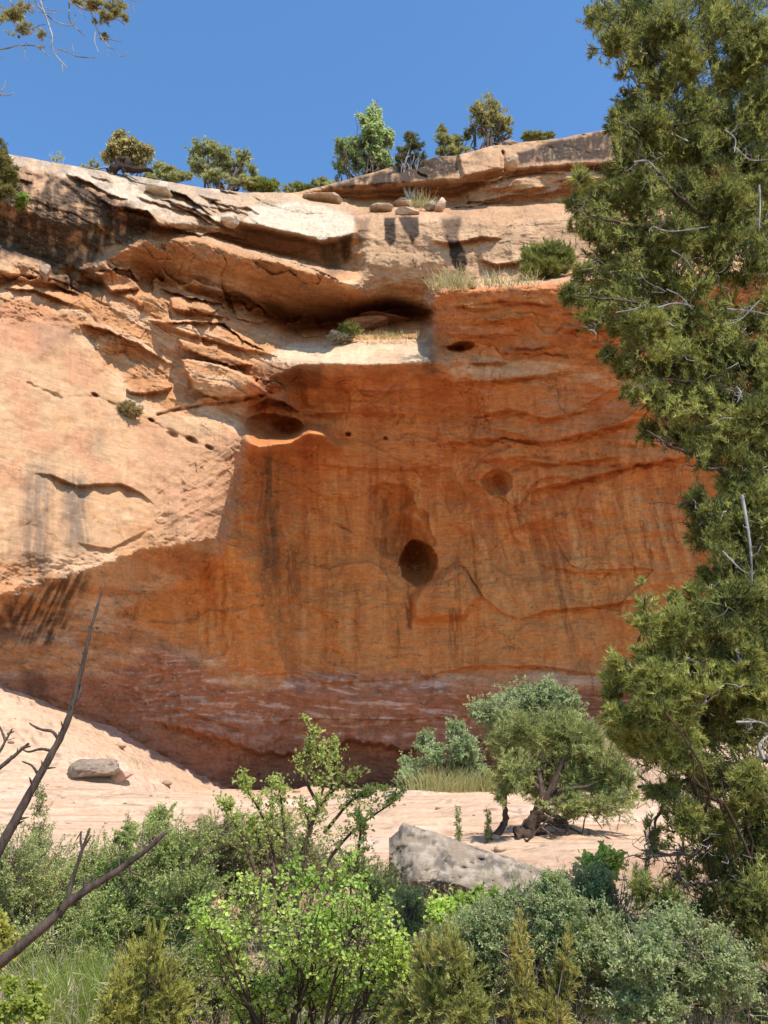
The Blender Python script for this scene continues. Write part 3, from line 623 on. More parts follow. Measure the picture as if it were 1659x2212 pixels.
def pebbles():
    rng = np.random.default_rng(303); n = 230; Y = rng.uniform(12.2, 30, n); X = rng.uniform(-.46, .42, n) * Y + rng.normal(size=n) * .2
    r = .014 + .07 * rng.random(n) ** 5 * (1 + (Y > 22)); b = Bag(); nu, nv = 7, 9
    i = np.linspace(0, np.pi, nu)[:, None]; j = np.linspace(0, 2 * np.pi, nv, endpoint=False)[None]
    S = np.stack([np.sin(i) * np.cos(j), np.sin(i) * np.sin(j), np.cos(i) + 0 * j], -1).reshape(-1, 3)
    a, e = np.meshgrid(np.arange(nu - 1), np.arange(nv), indexing='ij'); e2 = (e + 1) % nv
    F = np.stack([a * nv + e, (a + 1) * nv + e, (a + 1) * nv + e2, a * nv + e2], -1).reshape(-1, 4); Z = ground_z(X, Y)
    for k in range(n):
        T = S * (1 + .35 * noise3(S * 1.4 + k * 3.1, 5))[:, None] * (rng.uniform(.8, 1.5), rng.uniform(.8, 1.4), rng.uniform(.45, .8)) * r[k]
        b.add(T + (X[k], Y[k], Z[k] + r[k] * .25), [F], np.asarray((.42, .27, .17)) * rng.uniform(.55, 1.15))
    o = b.build('pebbles', M_GROUND); o['kind'] = 'stuff'; o['label'] = 'small stones scattered over the slickrock'
def on_cliff(px, py):
    """surface point of the wall at a picture position"""
    c = int(np.argmin(abs(CL_X - px))); r = int(np.argmin(abs(CL_PY[:, c] - py)))
    return CL_P[r, c].copy()

# ------------------------------------------------------------------ ground: wash, slickrock shelf, ramps
def ground_z(X, Y):
    X = np.asarray(X, float); Y = np.asarray(Y, float)
    Yw = Y + .5 * fbm(X / 6, Y / 6, 2, 201)
    z = np.interp(Yw, [-60, 0, 4, 6, 8, 10.5, 12, 13, 16, 20, 24, 28, 32, 60], [-1.7, -1.7, -1.55, -1.4, -1.25, -.85, -.4, -.1, .35, .88, 1.15, 1.3, 1.42, 2.])
    z = z + sstep(18.5, 23, Y) * .60 * np.maximum(-5.2 - X - .0 * Y, 0) * .95
    z = z + sstep(14, 21, Y) * .36 * np.maximum(X - 3.6, 0)
    z = z + .20 * sstep(12, 15, Y) * fbm(X / 3.4, Y / 5, 3, 207) + .10 * fbm(X / 4, Y / 4, 4, 202) * sstep(3, 8, abs(Y) + 4) + .03 * fbm(X / .9, Y / .7, 3, 203)
    # low steps of the beds in the shelf
    q = z * 5.5 + .5 * fbm(X / 3., Y / 3., 3, 204); f = q - np.floor(q)
    z = z + sstep(12.3, 13.5, Y) * (sstep(.62, .9, f) - f) * .17 * (.35 + .65 * sstep(-.2, .3, fbm(X / 2.2, Y / 3, 3, 205)))
    z = z + .012 * fbm(X / .25, Y / .25, 2, 206) * sstep(11, 13, Y)
    return z + EYE
def ground():
    xs = np.concatenate([np.linspace(-70, -14, 40)[:-1], np.linspace(-14, 14, 420), np.linspace(14, 70, 40)[1:]])
    ys = np.concatenate([np.linspace(-60, -1, 24)[:-1], np.linspace(-1, 12, 150)[:-1], np.linspace(12, 34, 480), np.linspace(34, 60, 12)[1:]])
    X, Y = np.meshgrid(xs, ys); Z = ground_z(X, Y)
    n1 = fbm(X / 3, Y / 3, 4, 210); n2 = fbm(X / .6, Y / .6, 4, 211); bed = fbm(X / 5, Z / .05, 4, 212); bed2 = fbm(X / 2., Z / .02, 3, 213)
    mix = lambda C, c, m: C * (1 - m[..., None]) + np.asarray(c) * m[..., None]
    C = np.empty(X.shape + (3,)); C[:] = (.49, .33, .215)
    C = mix(C, (.44, .24, .14), sstep(.05, .5, bed + .4 * n1) * .8)
    C = mix(C, (.58, .42, .31), sstep(.0, .5, n1 - .3 * bed2) * .6)
    C = mix(C, (.33, .19, .12), sstep(.2, .42, bed2 + .3 * n2) * .6); C = mix(C, (.22, .13, .085), np.exp(-(np.abs(fbm(X / 2.2, Y / .5, 4, 214)) / .03) ** 2) * sstep(-.1, .2, fbm(X / 3, Y / 2, 3, 215)) * .85)
    rock = sstep(11.4, 12.6, Y + .6 * n1)
    soil = np.empty_like(C); soil[:] = (.36, .20, .12)
    soil = mix(soil, (.24, .16, .11), sstep(0, .5, n2)); soil = mix(soil, (.42, .29, .19), sstep(.1, .5, n1))
    C = soil * (1 - rock[..., None]) + C * rock[..., None]
    C = np.clip(C * (1 + .12 * n2[..., None]), .02, .8)
    R, W = X.shape; i, j = np.meshgrid(np.arange(R - 1), np.arange(W - 1), indexing='ij')
    F = np.stack([i * W + j, i * W + j + 1, (i + 1) * W + j + 1, (i + 1) * W + j], -1).reshape(-1, 4)
    o = mesh_obj('ground', np.stack([X, Y, Z], -1).reshape(-1, 3), [F], M_GROUND, None, C.reshape(-1, 3)); o['kind'] = 'structure'
ground(); pebbles()
def ground_hit(px, py, y0=10.5, y1=40.0):
    """first point of the ground seen at a picture position, beyond depth y0"""
    Ys = np.linspace(y0, y1, 1200); p = at(np.full(1200, px), np.full(1200, py), Ys); d = p[:, 2] - ground_z(p[:, 0], p[:, 1])
    k = np.nonzero(d < 0)[0]; return p[k[0]] if len(k) else p[-1]
# ------------------------------------------------------------------ plants: helpers
RNG = np.random.default_rng(2024)
def unit(v): return v / (np.linalg.norm(v, axis=-1, keepdims=True) + 1e-9)
def rdir(n, rng=None): return unit((rng or RNG).normal(size=(n, 3)))

def twig_tubes(bag, P, r0, r1, c=None, k=3):
    """many thin tubes at once; P is (twigs, points, 3)"""
    N, M, _ = P.shape
    if N == 0: return
    T = unit(np.gradient(P, axis=1)); u = unit(np.cross(T, np.array((.3, .5, .81)))); w = np.cross(T, u)
    r0 = np.broadcast_to(np.asarray(r0, float), (N,)); r1 = np.broadcast_to(np.asarray(r1, float), (N,))
    t = np.linspace(0, 1, M); R = (r0[:, None] * (1 - t) + r1[:, None] * t)[..., None]
    ring = np.stack([P + R * (math.cos(a) * u + math.sin(a) * w) for a in np.arange(k) * 2 * math.pi / k], 2)
    n, m, j = np.meshgrid(np.arange(N), np.arange(M - 1), np.arange(k), indexing='ij'); j2 = (j + 1) % k
    b = (n * M + m) * k
    F = np.stack([b + j, b + j2, b + k + j2, b + k + j], -1).reshape(-1, 4)
    cc = None
    if c is not None:
        c = np.asarray(c, float); cc = np.repeat(c, M * k, 0) if c.ndim == 2 else c
    bag.add(ring.reshape(-1, 3), [F], cc)

def blades(bag, B, D, L, W, c, tip=.3):
    """thin scale-leaf twiglets, grass and needles: one tapered quad each"""
    n = len(B); S = unit(np.cross(D, rdir(n))); L = np.broadcast_to(L, (n,))[:, None]; W = np.broadcast_to(W, (n,))[:, None] * .5
    V = np.stack([B - S * W, B + S * W, B + D * L + S * W * tip, B + D * L - S * W * tip], 1).reshape(-1, 3)
    bag.add(V, [np.arange(4 * n).reshape(n, 4)], np.repeat(np.broadcast_to(c, (n, 3)), 4, 0))

def leaves(bag, B, D, Nn, L, W, c, fold=.25):
    """small oval leaves folded along the midrib"""
    n = len(B); S = unit(np.cross(D, Nn)); Nn = np.cross(S, D); L = np.broadcast_to(L, (n,))[:, None]; W = np.broadcast_to(W, (n,))[:, None] * .5
    up = Nn * W * fold
    V = np.stack([B, B + D * L * .28 + S * W * .85 + up, B + D * L * .7 + S * W * .8 + up, B + D * L - Nn * L * .08,
                  B + D * L * .7 - S * W * .8 + up, B + D * L * .28 - S * W * .85 + up], 1).reshape(-1, 3)
    i = np.arange(n)[:, None] * 6
    bag.add(V, [i + np.array([0, 1, 2, 3]), i + np.array([0, 3, 4, 5])], np.repeat(np.broadcast_to(c, (n, 3)), 6, 0))

def clump_list(rows, Y, dy=.6, seed=1, z=1.0):
    """picture ellipses (px, py, rx, ry[, Y]) to solid ellipsoids (centre, radii)"""
    r = np.random.default_rng(seed); out = []
    for q in rows:
        y = (q[4] if len(q) > 4 else Y) + r.uniform(-dy, dy)
        c = at(q[0], q[1], y); m = y / FPX * 1.22
        out.append((c, np.array((q[2] * m, z * .5 * (q[2] + q[3]) * m, q[3] * m))))
    return out

def sample_clumps(cl, n, rng, hole=.25, gap=-.12, shell=.5):
    vol = np.array([r[0] * r[2] * (r[1] ** .5) for c, r in cl]) ** .9; vol /= vol.sum()
    idx = rng.choice(len(cl), n, p=vol)
    Cc = np.array([c for c, r in cl])[idx]; Rr = np.array([r for c, r in cl])[idx]
    rad = rng.random(n) ** (1 / 3.) * (1 - shell) + shell * rng.random(n) ** .2
    off = rdir(n, rng) * rad[:, None]; tip = Cc + off * Rr * (1 + .5 * noise3(off * 2.1 + Cc * 3.1, 5)[:, None])
    tip = tip + rng.normal(size=tip.shape) * Rr * .22 * (rng.random((n, 1)) < .5)
    keep = fbm3(tip / hole, 2, 44) > gap
    return tip[keep], Cc[keep], Rr[keep]

def bend(P0, P1, M, rng, sag=0., wig=.1):
    d = P1 - P0; L = np.linalg.norm(d, axis=1)[:, None]
    mid = (P0 + P1) * .5 + rng.normal(size=P0.shape) * wig * L; mid[:, 2] += sag * L[:, 0]
    t = np.linspace(0, 1, M)[None, :, None]
    return (1 - t) ** 2 * P0[:, None] + 2 * t * (1 - t) * mid[:, None] + t * t * P1[:, None]

def stem_to(bag, A, B, r0, r1, rng, n=14, wig=.06, k=6, up=.0, c=None, rough=.12):
    A = np.asarray(A, float); B = np.asarray(B, float); d = B - A; L = np.linalg.norm(d)
    t = np.linspace(0, 1, 5)[:, None]; C = A + d * t
    C[1:-1] += rng.normal(size=(3, 3)) * wig * L; C[1:-1, 2] += up * L * np.array([.6, .9, .5])
    P = curve(C, n); tube(bag, P, np.linspace(r0, r1, n), k, c, rough, rng); return P

MATS = {
 'juniper': leaf_mat('juniper_foliage', .32, .02, .5), 'leafy': leaf_mat('broad_leaves', .50, .035, .5), 'small': leaf_mat('small_leaves', .42, .05, .5),
 'grass': leaf_mat('grass_blades', .35, .04, .5),
 'bark': bark_mat('shaggy_juniper_bark', (.035, .022, .016), (.17, .115, .08)), 'twig': bark_mat('shrub_twigs', (.05, .035, .027), (.20, .15, .12)),
 'grey': bark_mat('weathered_grey_wood', (.12, .10, .085), (.48, .44, .40)), 'dead': bark_mat('dark_dead_wood', (.022, .014, .010), (.13, .09, .065), 30.),
}
def lerp_cols(c0, c1, t): t = np.clip(t, 0, 1)[:, None]; return np.asarray(c0) * (1 - t) + np.asarray(c1) * t

def fill(style, cl, n, rng, fol, wood, **k):
    """twigs with their foliage through the clumps"""
    tip, Cc, Rr = sample_clumps(cl, n, rng, k.get('hole', .25), k.get('gap', -.12), k.get('shell', .5))
    N = len(tip); M = k.get('M', 7); tl = k.get('tl', .5)
    root = Cc + Rr * np.array((0, 0, k.get('rootz', -.5))) * rng.uniform(.3, 1, (N, 1)) + rng.normal(size=(N, 3)) * Rr * .22
    d = root - tip; Ld = np.linalg.norm(d, axis=1)[:, None]
    P0 = tip + d * np.clip(tl / (Ld + 1e-6), .15, .85) * rng.uniform(.7, 1.1, (N, 1))
    P = bend(P0, tip, M, rng, k.get('sag', .08), .12); T = unit(np.gradient(P, axis=1))
    tw = rng.random(N) < k.get('wfrac', .35)
    tc = np.asarray(k.get('wc', (1, 1, 1))) * rng.uniform(.6, 1.3, (int(tw.sum()), 1))
    twig_tubes(wood, P[tw], k.get('tr', .004), k.get('tr', .004) * .5, tc)
    q = k.get('per', 3); s = np.clip(rng.uniform(k.get('from', .25), 1.0, (N, M * q)), 0, .999) * (M - 1)
    i0 = s.astype(int); f = (s - i0)[..., None]; n_ = np.arange(N)[:, None]
    B = (P[n_, i0] * (1 - f) + P[n_, np.minimum(i0 + 1, M - 1)] * f).reshape(-1, 3); Tt = T[n_, i0].reshape(-1, 3)
    m = len(B); tone = np.repeat(.5 + .55 * fbm3(tip / k.get('tone', .35), 2, 71) + rng.normal(size=N) * .16, M * q) + rng.normal(size=m) * .2
    c = lerp_cols(k['c0'], k['c1'], tone)
    odd = rng.random(m) < k.get('dry', .03); c[odd] = np.asarray(k.get('cd', (.26, .17, .06)))
    Lh = k.get('L', .035) * rng.uniform(.6, 1.35, m)
    if style == 'blade':
        D = unit(Tt * k.get('along', .7) + rdir(m, rng) * .75 + np.array((0, 0, k.get('rise', .12))))
        blades(fol, B, D, Lh, k.get('W', .007) * rng.uniform(.7, 1.3, m), c)
    else:
        D = unit(Tt * .4 + rdir(m, rng) * .9 + np.array((0, 0, k.get('rise', -.05))))
        Nn = unit(rdir(m, rng) * .8 + np.array((.25, -.2, .75)))
        leaves(fol, B + D * Lh[:, None] * .15, D, Nn, Lh, Lh * k.get('wr', .75) , c, k.get('fold', .3))
    return P

def base_pt(px, Y, py=1900):
    p = at(px, py, Y); return np.array((p[0], Y, float(ground_z(p[0], Y)) - .03))

JUN = dict(c0=(.045, .062, .014), c1=(.40, .405, .10), L=.045, W=.008, per=5, M=7, tl=.32, tr=.004, wfrac=.5, rise=.2, dry=.05, cd=(.20, .13, .045), tone=.3)
BLUE = dict(c0=(.18, .23, .06), c1=(.47, .51, .17), L=.020, wr=.55, per=4, M=7, tl=.35, tr=.0025, wfrac=.75, tone=.3, wc=(1.5, 1.4, 1.3), dry=.05, cd=(.27, .23, .12))
ASH = dict(c0=(.19, .30, .04), c1=(.54, .68, .15), L=.023, wr=.85, per=2, M=7, tl=.34, tr=.003, wfrac=.8, tone=.3, dry=.015, cd=(.42, .45, .10))

def plant(name, label, cat, base, rows, Y, n, par, style='leaf', mat='small', wood='twig', group=None, seed=1, dy=.5, stem_r=.02, parts=('stem', 'foliage'), stems=None, bare=0, spread=.05, zf=1.0, wc=None, up=.05, **over):
    rng = np.random.default_rng(seed); cl = clump_list(rows, Y, dy, seed, zf)
    b = np.asarray(base, float); root = thing(name, b, label, cat, group)
    fol, wd = Bag(), Bag(); par = dict(par, **over)
    for c, r in (cl if stems is None else stems and [cl[i] for i in stems]):
        a = b + np.array((rng.normal() * spread, rng.normal() * spread, 0))
        P = stem_to(wd, a, c + r * np.array((0, 0, .2)), stem_r * rng.uniform(.6, 1.1), stem_r * .2, rng, 14, .05, 6, up, wc)
        for t in (5, 7, 9, 11):
            e = c + r * rdir(1, rng)[0] * .7; stem_to(wd, P[t], e, stem_r * .35, stem_r * .1, rng, 9, .07, 4, 0., wc)
    fill(style, cl, n, rng, fol, wd, **par)
    if bare:
        tip, Cc, Rr = sample_clumps(cl, bare, rng, .3, -.5, .8); tip = Cc + (tip - Cc) * 1.08
        P = bend(tip + (Cc - Rr * (0, 0, .5) - tip) * rng.uniform(.25, .6, (len(tip), 1)), tip, 7, rng, .05, .16)
        twig_tubes(wd, P, .0035, .0012, np.full((len(P), 3), 2.6) * rng.uniform(.6, 1.3, (len(P), 1)))
    wd.build(parts[0], MATS[wood], root); fol.build(parts[1], MATS[mat], root, False)
    return root

def grass(name, label, cat, spots, n, L, W, c0, c1, seed, group=None, lean=.45, rad=.2, part=None):
    """a tuft: curved blades rising from around each spot"""
    rng = np.random.default_rng(seed); bag = Bag(); spots = [np.asarray(s, float) for s in spots]
    for s in spots:
        m = n // len(spots); a = rng.uniform(0, 6.28, m); r = rad * rng.random(m) ** .6
        B = s + np.stack([np.cos(a) * r, np.sin(a) * r, 0 * r - .03], -1)
        d = unit(np.stack([np.cos(a) * lean * rng.random(m), np.sin(a) * lean * rng.random(m), np.ones(m)], -1) + rng.normal(size=(m, 3)) * .16)
        l = L * rng.uniform(.5, 1.2, m); c = lerp_cols(c0, c1, rng.random(m))
        E = B + d * (l * .6)[:, None]; d2 = unit(d + np.stack([np.cos(a), np.sin(a), -.5 * np.ones(m)], -1) * .35)
        S = unit(np.cross(d, rdir(m, rng))); w = W * rng.uniform(.6, 1.3, m)[:, None] * .5
        V = np.stack([B - S * w, B + S * w, E + S * w * .8, E - S * w * .8, E + d2 * (l * .45)[:, None] + S * w * .2, E + d2 * (l * .45)[:, None] - S * w * .2], 1).reshape(-1, 3)
        i = np.arange(m)[:, None] * 6
        bag.add(V, [i + np.array([0, 1, 2, 3]), i + np.array([3, 2, 4, 5])], np.repeat(c, 6, 0))
    o = bag.build(name, MATS['grass'], None, False); tag(o, label, cat, group); return o

def pline(rows, Y):
    """picture polyline (px, py[, Y]) to a smooth path in space"""
    return np.array([at(q[0], q[1], q[2] if len(q) > 2 else Y) for q in rows])

# ------------------------------------------------------------------ the tall juniper on the right
def tall_juniper():
    rng = np.random.default_rng(5); Y = 5.2
    rows = [(1620,290,40,40),(1610,440,40,40),(1650,410,40,40),(1600,490,40,36),(1520,480,40,36),(1550,590,36,22),(1620,700,44,36),(1560,700,40,30),(1420,560,40,30),(1380,380,36,30),(1655,110,50,50),(1650,480,40,50),(1640,900,50,50),(1640,1000,50,50),(1600,600,30,20),(1290,40,40,34),(1330,90,44,34),(1296,112,28,28),(1372,40,50,45),(1392,122,45,38),(1345,152,24,20),(1440,60,60,58),(1480,140,60,52),(1420,195,52,38),(1362,218,38,34),(1332,262,36,38),(1400,272,58,46),(1560,40,60,50),(1625,80,50,58),(1592,160,58,55),(1510,232,58,52),(1640,215,46,55),(1480,312,58,48),(1380,332,46,36),(1590,300,58,55),(1650,345,40,55),(1342,372,46,30),(1252,385,26,32),(1246,440,26,38),(1302,432,48,42),(1392,422,58,46),(1480,412,58,52),(1572,425,58,58),(1240,486,20,20),(1292,502,42,32),(1372,512,58,42),(1462,512,58,46),(1552,528,56,40),(1302,562,44,36),(1262,592,32,32),(1232,636,28,26),(1292,640,46,38),(1352,612,46,36),(1422,622,52,36),(1500,622,40,28),(1282,690,34,22),(1342,702,42,30),(1402,702,56,40),(1470,692,46,32),(1650,560,40,40),(1312,765,20,22),(1352,790,32,32),(1420,790,48,40),(1500,775,58,46),(1580,765,56,46),(1645,800,36,55),(1362,850,24,26),(1432,860,46,36),(1510,862,56,46),(1592,880,56,46),(1400,930,24,26),(1462,942,40,30),(1540,950,50,36),(1622,962,48,46),(1530,1000,30,20),(1592,1042,46,36),(1645,1085,36,55),(1500,1082,24,34),(1560,1112,46,40),(1512,1152,30,36),(1592,1192,50,46),(1645,1222,36,55),(1545,1242,38,34)]
    low = [(1420,1650,36,28),(1520,1700,40,30),(1600,1720,44,30),(1540,1830,40,36),(1470,1880,30,36),(1600,1950,40,40),(1660,1880,40,50),(1450,1790,28,30),(1350,1700,26,30),(1500,1290,34,40),(1590,1300,56,50),(1650,1330,40,60),(1540,1370,56,56),(1610,1400,56,56),(1500,1450,56,50),(1570,1480,58,56),(1640,1490,46,56),(1440,1540,56,46),(1520,1570,58,46),(1600,1570,58,46),(1400,1620,36,34),(1490,1640,52,28),(1560,1690,46,28),(1430,1700,40,26),(1632,1680,44,34),(1480,1760,30,32),(1560,1780,38,32),(1642,1760,36,44),(1400,1800,22,44),(1625,1850,44,46),(1560,1880,34,36),(1385,1900,22,40),(1440,1955,34,32),(1480,2000,34,30),(1642,1940,34,50),(1530,1960,30,32),(1632,2030,34,42)]
    base = base_pt(1850, 5.33); root = thing('juniper_tree', base, 'tall juniper with grey dead twigs filling the right edge of the view', 'juniper', None)
    tr = Bag()
    trunk = curve(np.vstack([base, pline([(1830,1900,5.33), (1760,1400,5.27), (1745,900,5.27), (1690,560,5.27), (1641,465,5.24), (1611,360,5.21), (1581,285,5.21), (1560,180,5.21), (1536,100,5.21), (1528,-40,5.27), (1500,-160,5.27)], 5.2)]), 60)
    tube(tr, trunk, np.linspace(.11, .02, 60), 9, None, .22, rng)
    tr.build('trunk', MATS['bark'], root)
    # limbs (picture paths) – dark living limbs, pale dead ones
    lim = Bag(); dead = Bag()
    for pts, r in (([(1545,130,5.21),(1480,105,5.08),(1420,75,4.96),(1340,60,4.84),(1290,40,4.77)], .022), ([(1420,75,4.96),(1380,110,4.90),(1340,122,4.84),(1300,118,4.77)], .014),
                   ([(1590,310,5.21),(1540,260,5.02),(1470,270,4.90),(1400,275,4.84),(1340,262,4.77)], .026), ([(1655,500,5.27),(1600,480,5.02),(1540,470,4.90),(1480,440,4.77),(1400,350,4.71),(1352,372,4.65)], .03),
                   ([(1659,520,5.27),(1560,490,4.96),(1470,495,4.84),(1400,490,4.77),(1290,470,4.71),(1245,440,4.65)], .03), ([(1740,800,5.27),(1640,760,5.08),(1560,690,4.96),(1460,670,4.84),(1340,650,4.71),(1240,640,4.65)], .032),
                   ([(1745,900,5.27),(1650,985,5.08),(1580,1030,4.96),(1520,990,4.90),(1440,960,4.84),(1400,930,4.77)], .03), ([(1750,850,5.27),(1640,860,5.02),(1540,830,4.90),(1440,820,4.84),(1350,795,4.77)], .03),
                   ([(1760,1300,5.27),(1660,1200,5.08),(1600,1150,5.02),(1540,1110,4.96),(1490,1075,4.90)], .03), ([(1800,1640,5.33),(1659,1640,5.08),(1560,1655,4.96),(1470,1690,4.84),(1380,1700,4.71)], .036),
                   ([(1800,1700,5.33),(1660,1720,4.96),(1560,1790,4.84),(1500,1840,4.71),(1400,1850,4.59)], .03), ([(1790,1500,5.33),(1650,1480,5.02),(1560,1450,4.96),(1480,1440,4.84)], .03),
                   ([(1820,1900,5.33),(1700,1830,5.02),(1600,1900,4.84),(1540,1950,4.71),(1460,1990,4.65)], .028), ([(1470,1690,4.84),(1420,1760,4.77),(1400,1850,4.71),(1380,1920,4.65)], .016), ([(1560,1655,4.96),(1500,1730,4.84),(1470,1850,4.77),(1440,1950,4.71)], .016),
                   ([(1760,1950,5.33),(1659,1890,4.96),(1560,1905,4.77),(1470,1915,4.65)], .024)):
        r *= .62; P = curve(np.vstack([pline(pts, 5)]), 26); P += rng.normal(size=P.shape) * .005; tube(lim, P, np.linspace(r, r * .3, 26), 7, None, .2, rng)
        for q in range(9):
            i = int(rng.uniform(6, 25)); e = P[i] + rdir(1, rng)[0] * rng.uniform(.08, .25) - np.array((.03, 0, 0)); stem_to(lim, P[i], e, r * .3, r * .1, rng, 8, .08, 4)
    lim.build('limb', MATS['bark'], root)
    for pts, r in (([(1602,1069),(1612,1120),(1622,1190),(1624,1262)], .018), ([(1640,650),(1600,690),(1570,700)], .008), ([(1570,668),(1620,672),(1659,680)], .012), ([(1420,665),(1460,655),(1500,662)], .009), ([(1440,625),(1470,640),(1495,668)], .007),
                   ([(1590,835),(1600,850),(1592,870)], .012), ([(1380,590),(1400,610),(1440,630)], .005), ([(1330,675),(1370,668),(1400,655)], .006), ([(1640,400),(1642,440),(1640,500)], .012), ([(1590,320),(1620,345),(1659,345)], .01), ([(1565,280),(1588,300),(1586,330)], .01),
                   ([(1370,350),(1400,348),(1425,375)], .01), ([(1410,490),(1450,500),(1530,490)], .01), ([(1480,1420),(1520,1440),(1530,1475)], .012), ([(1432,1360),(1450,1400),(1460,1420)], .009), ([(1590,1400),(1600,1440),(1580,1425)], .016), ([(1440,1480),(1470,1490),(1475,1465)], .012), ([(1380,1470),(1430,1485),(1480,1500)], .010),
                   ([(1490,1530),(1520,1520),(1530,1515)], .014), ([(1590,1560),(1640,1560),(1659,1570)], .011), ([(1650,1640),(1640,1610),(1659,1590)], .016), ([(1450,540),(1480,560),(1500,590)], .006), ([(1560,1190),(1600,1230),(1620,1240)], .008)):
        r *= .62; P = curve(pline(pts, 4.5), 12); tube(dead, P, np.linspace(r, r * .35, 12), 6, None, .15, rng)
        for q in range(5):
            i = int(rng.uniform(2, 11)); stem_to(dead, P[i], P[i] + rdir(1, rng)[0] * rng.uniform(.03, .12), r * .35, .001, rng, 6, .1, 3)
    for q in range(170):
        c = rows[rng.integers(len(rows))] if q % 3 else low[rng.integers(len(low))]; p = at(c[0] + rng.normal() * c[2] * .5, c[1] + rng.normal() * c[3] * .5, 4.7 + rng.normal() * .2)
        d = rdir(1, rng)[0] * rng.uniform(.05, .18); d[2] *= .5; stem_to(dead, p, p + d, rng.uniform(.002, .0042), .001, rng, 7, .12, 3)
    dead.build('dead_twigs', MATS['grey'], root)['kind'] = 'stuff'
    fol, tw = Bag(), Bag(); JN = dict(JUN, L=.030, W=.0052, tl=.22, tr=.0026)
    OUT = [(1268,20),(1300,110),(1345,135),(1375,200),(1330,225),(1312,270),(1325,340),(1300,400),(1250,400),(1238,480),(1290,520),(1290,580),(1240,600),(1225,640),(1275,690),(1330,720),(1345,780),(1370,830),(1395,870),(1420,930),(1480,970),(1540,1000),(1590,1035),(1530,1080),(1500,1100),(1510,1160),(1545,1210),(1530,1270),(1480,1310),(1440,1420),(1420,1540),(1400,1640),(1450,1720),(1440,1830),(1480,1930),(1520,2000),(1620,2060),(1700,2060),(1700,-60),(1300,-60)]
    q = rng.uniform((1220, -60), (1760, 2060), (60000, 2)); sd = poly_sd(q[:, 0], q[:, 1], OUT); hole = sstep(-5, 25, poly_sd(q[:, 0], q[:, 1], [(1530,570),(1600,550),(1650,590),(1650,650),(1560,670)]))
    q = q[(sd > 4) & (rng.random(60000) > .8 * hole) & (rng.random(60000) < np.where(q[:, 1] > 1480, .30, 1))]
    yy = 5.0 + .30 * fbm(q[:, 0] / 60, q[:, 1] / 60, 2, 401) + rng.normal(size=len(q)) * .16; tip = at(q[:, 0], q[:, 1], yy)
    keep = fbm3(tip / .15, 3, 402) > .03; tip = tip[keep][:14000]; n = len(tip)
    od = unit(tip - at(1600, 1106, 5.2) * (1, 1, 0) - tip * (0, 0, 1) + (0, 0, .25)); d0 = unit(od * .7 + rdir(n, rng) * .8 + (0, 0, .25))
    Pq = bend(tip - d0 * rng.uniform(.06, .15, (n, 1)), tip, 6, rng, .06, .1); twig_tubes(tw, Pq[::2], .0022, .001)
    kb = 26; ii = rng.integers(1, 6, (n, kb)); Bq = Pq[np.arange(n)[:, None], ii].reshape(-1, 3); Tq = np.repeat(d0, kb, 0); m = n * kb
    tone = np.repeat(.45 + .9 * fbm3(tip / .22, 2, 71) + rng.normal(size=n) * .2, kb) + rng.normal(size=m) * .2
    blades(fol, Bq, unit(Tq * .8 + rdir(m, rng) * .7 + (0, 0, .2)), rng.uniform(.018, .04, m), rng.uniform(.0036, .0065, m), lerp_cols((.035, .052, .012), (.42, .43, .105), tone))
    fill('blade', clump_list(rows, 5.0, .3, 6, .9), 13000, rng, fol, tw, **JN, gap=-.32, hole=.16)
    fill('blade', clump_list(low, 4.85, .5, 8, .9), 7000, rng, fol, tw, **JN, gap=-.02, hole=.14)
    far = [(x + rng.normal() * 14, y + rng.normal() * 20, 70, 60) for y in range(-40, 1900, 95) for x in ((1800, 1900, 1990) if y > 350 else (1760, 1850))]
    fill('blade', clump_list(far, 5.55, .5, 9, .9), 6500, rng, fol, tw, **JN, gap=-.2, hole=.2)
    fol.build('crown', MATS['juniper'], root, False); tw.build('twigs', MATS['bark'], root)
tall_juniper()

def young_juniper():
    rows = [(1440,1440,40,40),(1500,1500,50,46),(1560,1450,50,50),(1430,1600,40,36),(1480,1560,46,40),(1393,1258,9,20),(1394,1300,20,30),(1392,1345,26,34),(1458,1300,14,24),(1458,1350,28,36),(1402,1395,32,32),(1462,1405,46,40),(1528,1400,44,50),(1350,1430,34,24),(1332,1478,32,38),(1400,1470,50,42),(1470,1480,50,46),(1345,1545,34,32),(1410,1540,46,38),(1350,1600,30,30)]
    plant('juniper_tree', 'younger juniper with pale pointed tips below the tall one', 'juniper', base_pt(1720, 4.9), rows, 4.5, 7400, JUN, 'blade', 'juniper', 'bark', None, 31, .16, .013, ('trunk', 'crown'), stems=[6, 9, 13], L=.027, W=.0046, tl=.2, tr=.0016, wc=(.6, .5, .42), rise=.4, c0=(.12, .14, .028), c1=(.50, .50, .13), gap=-.10, bare=60)
young_juniper()

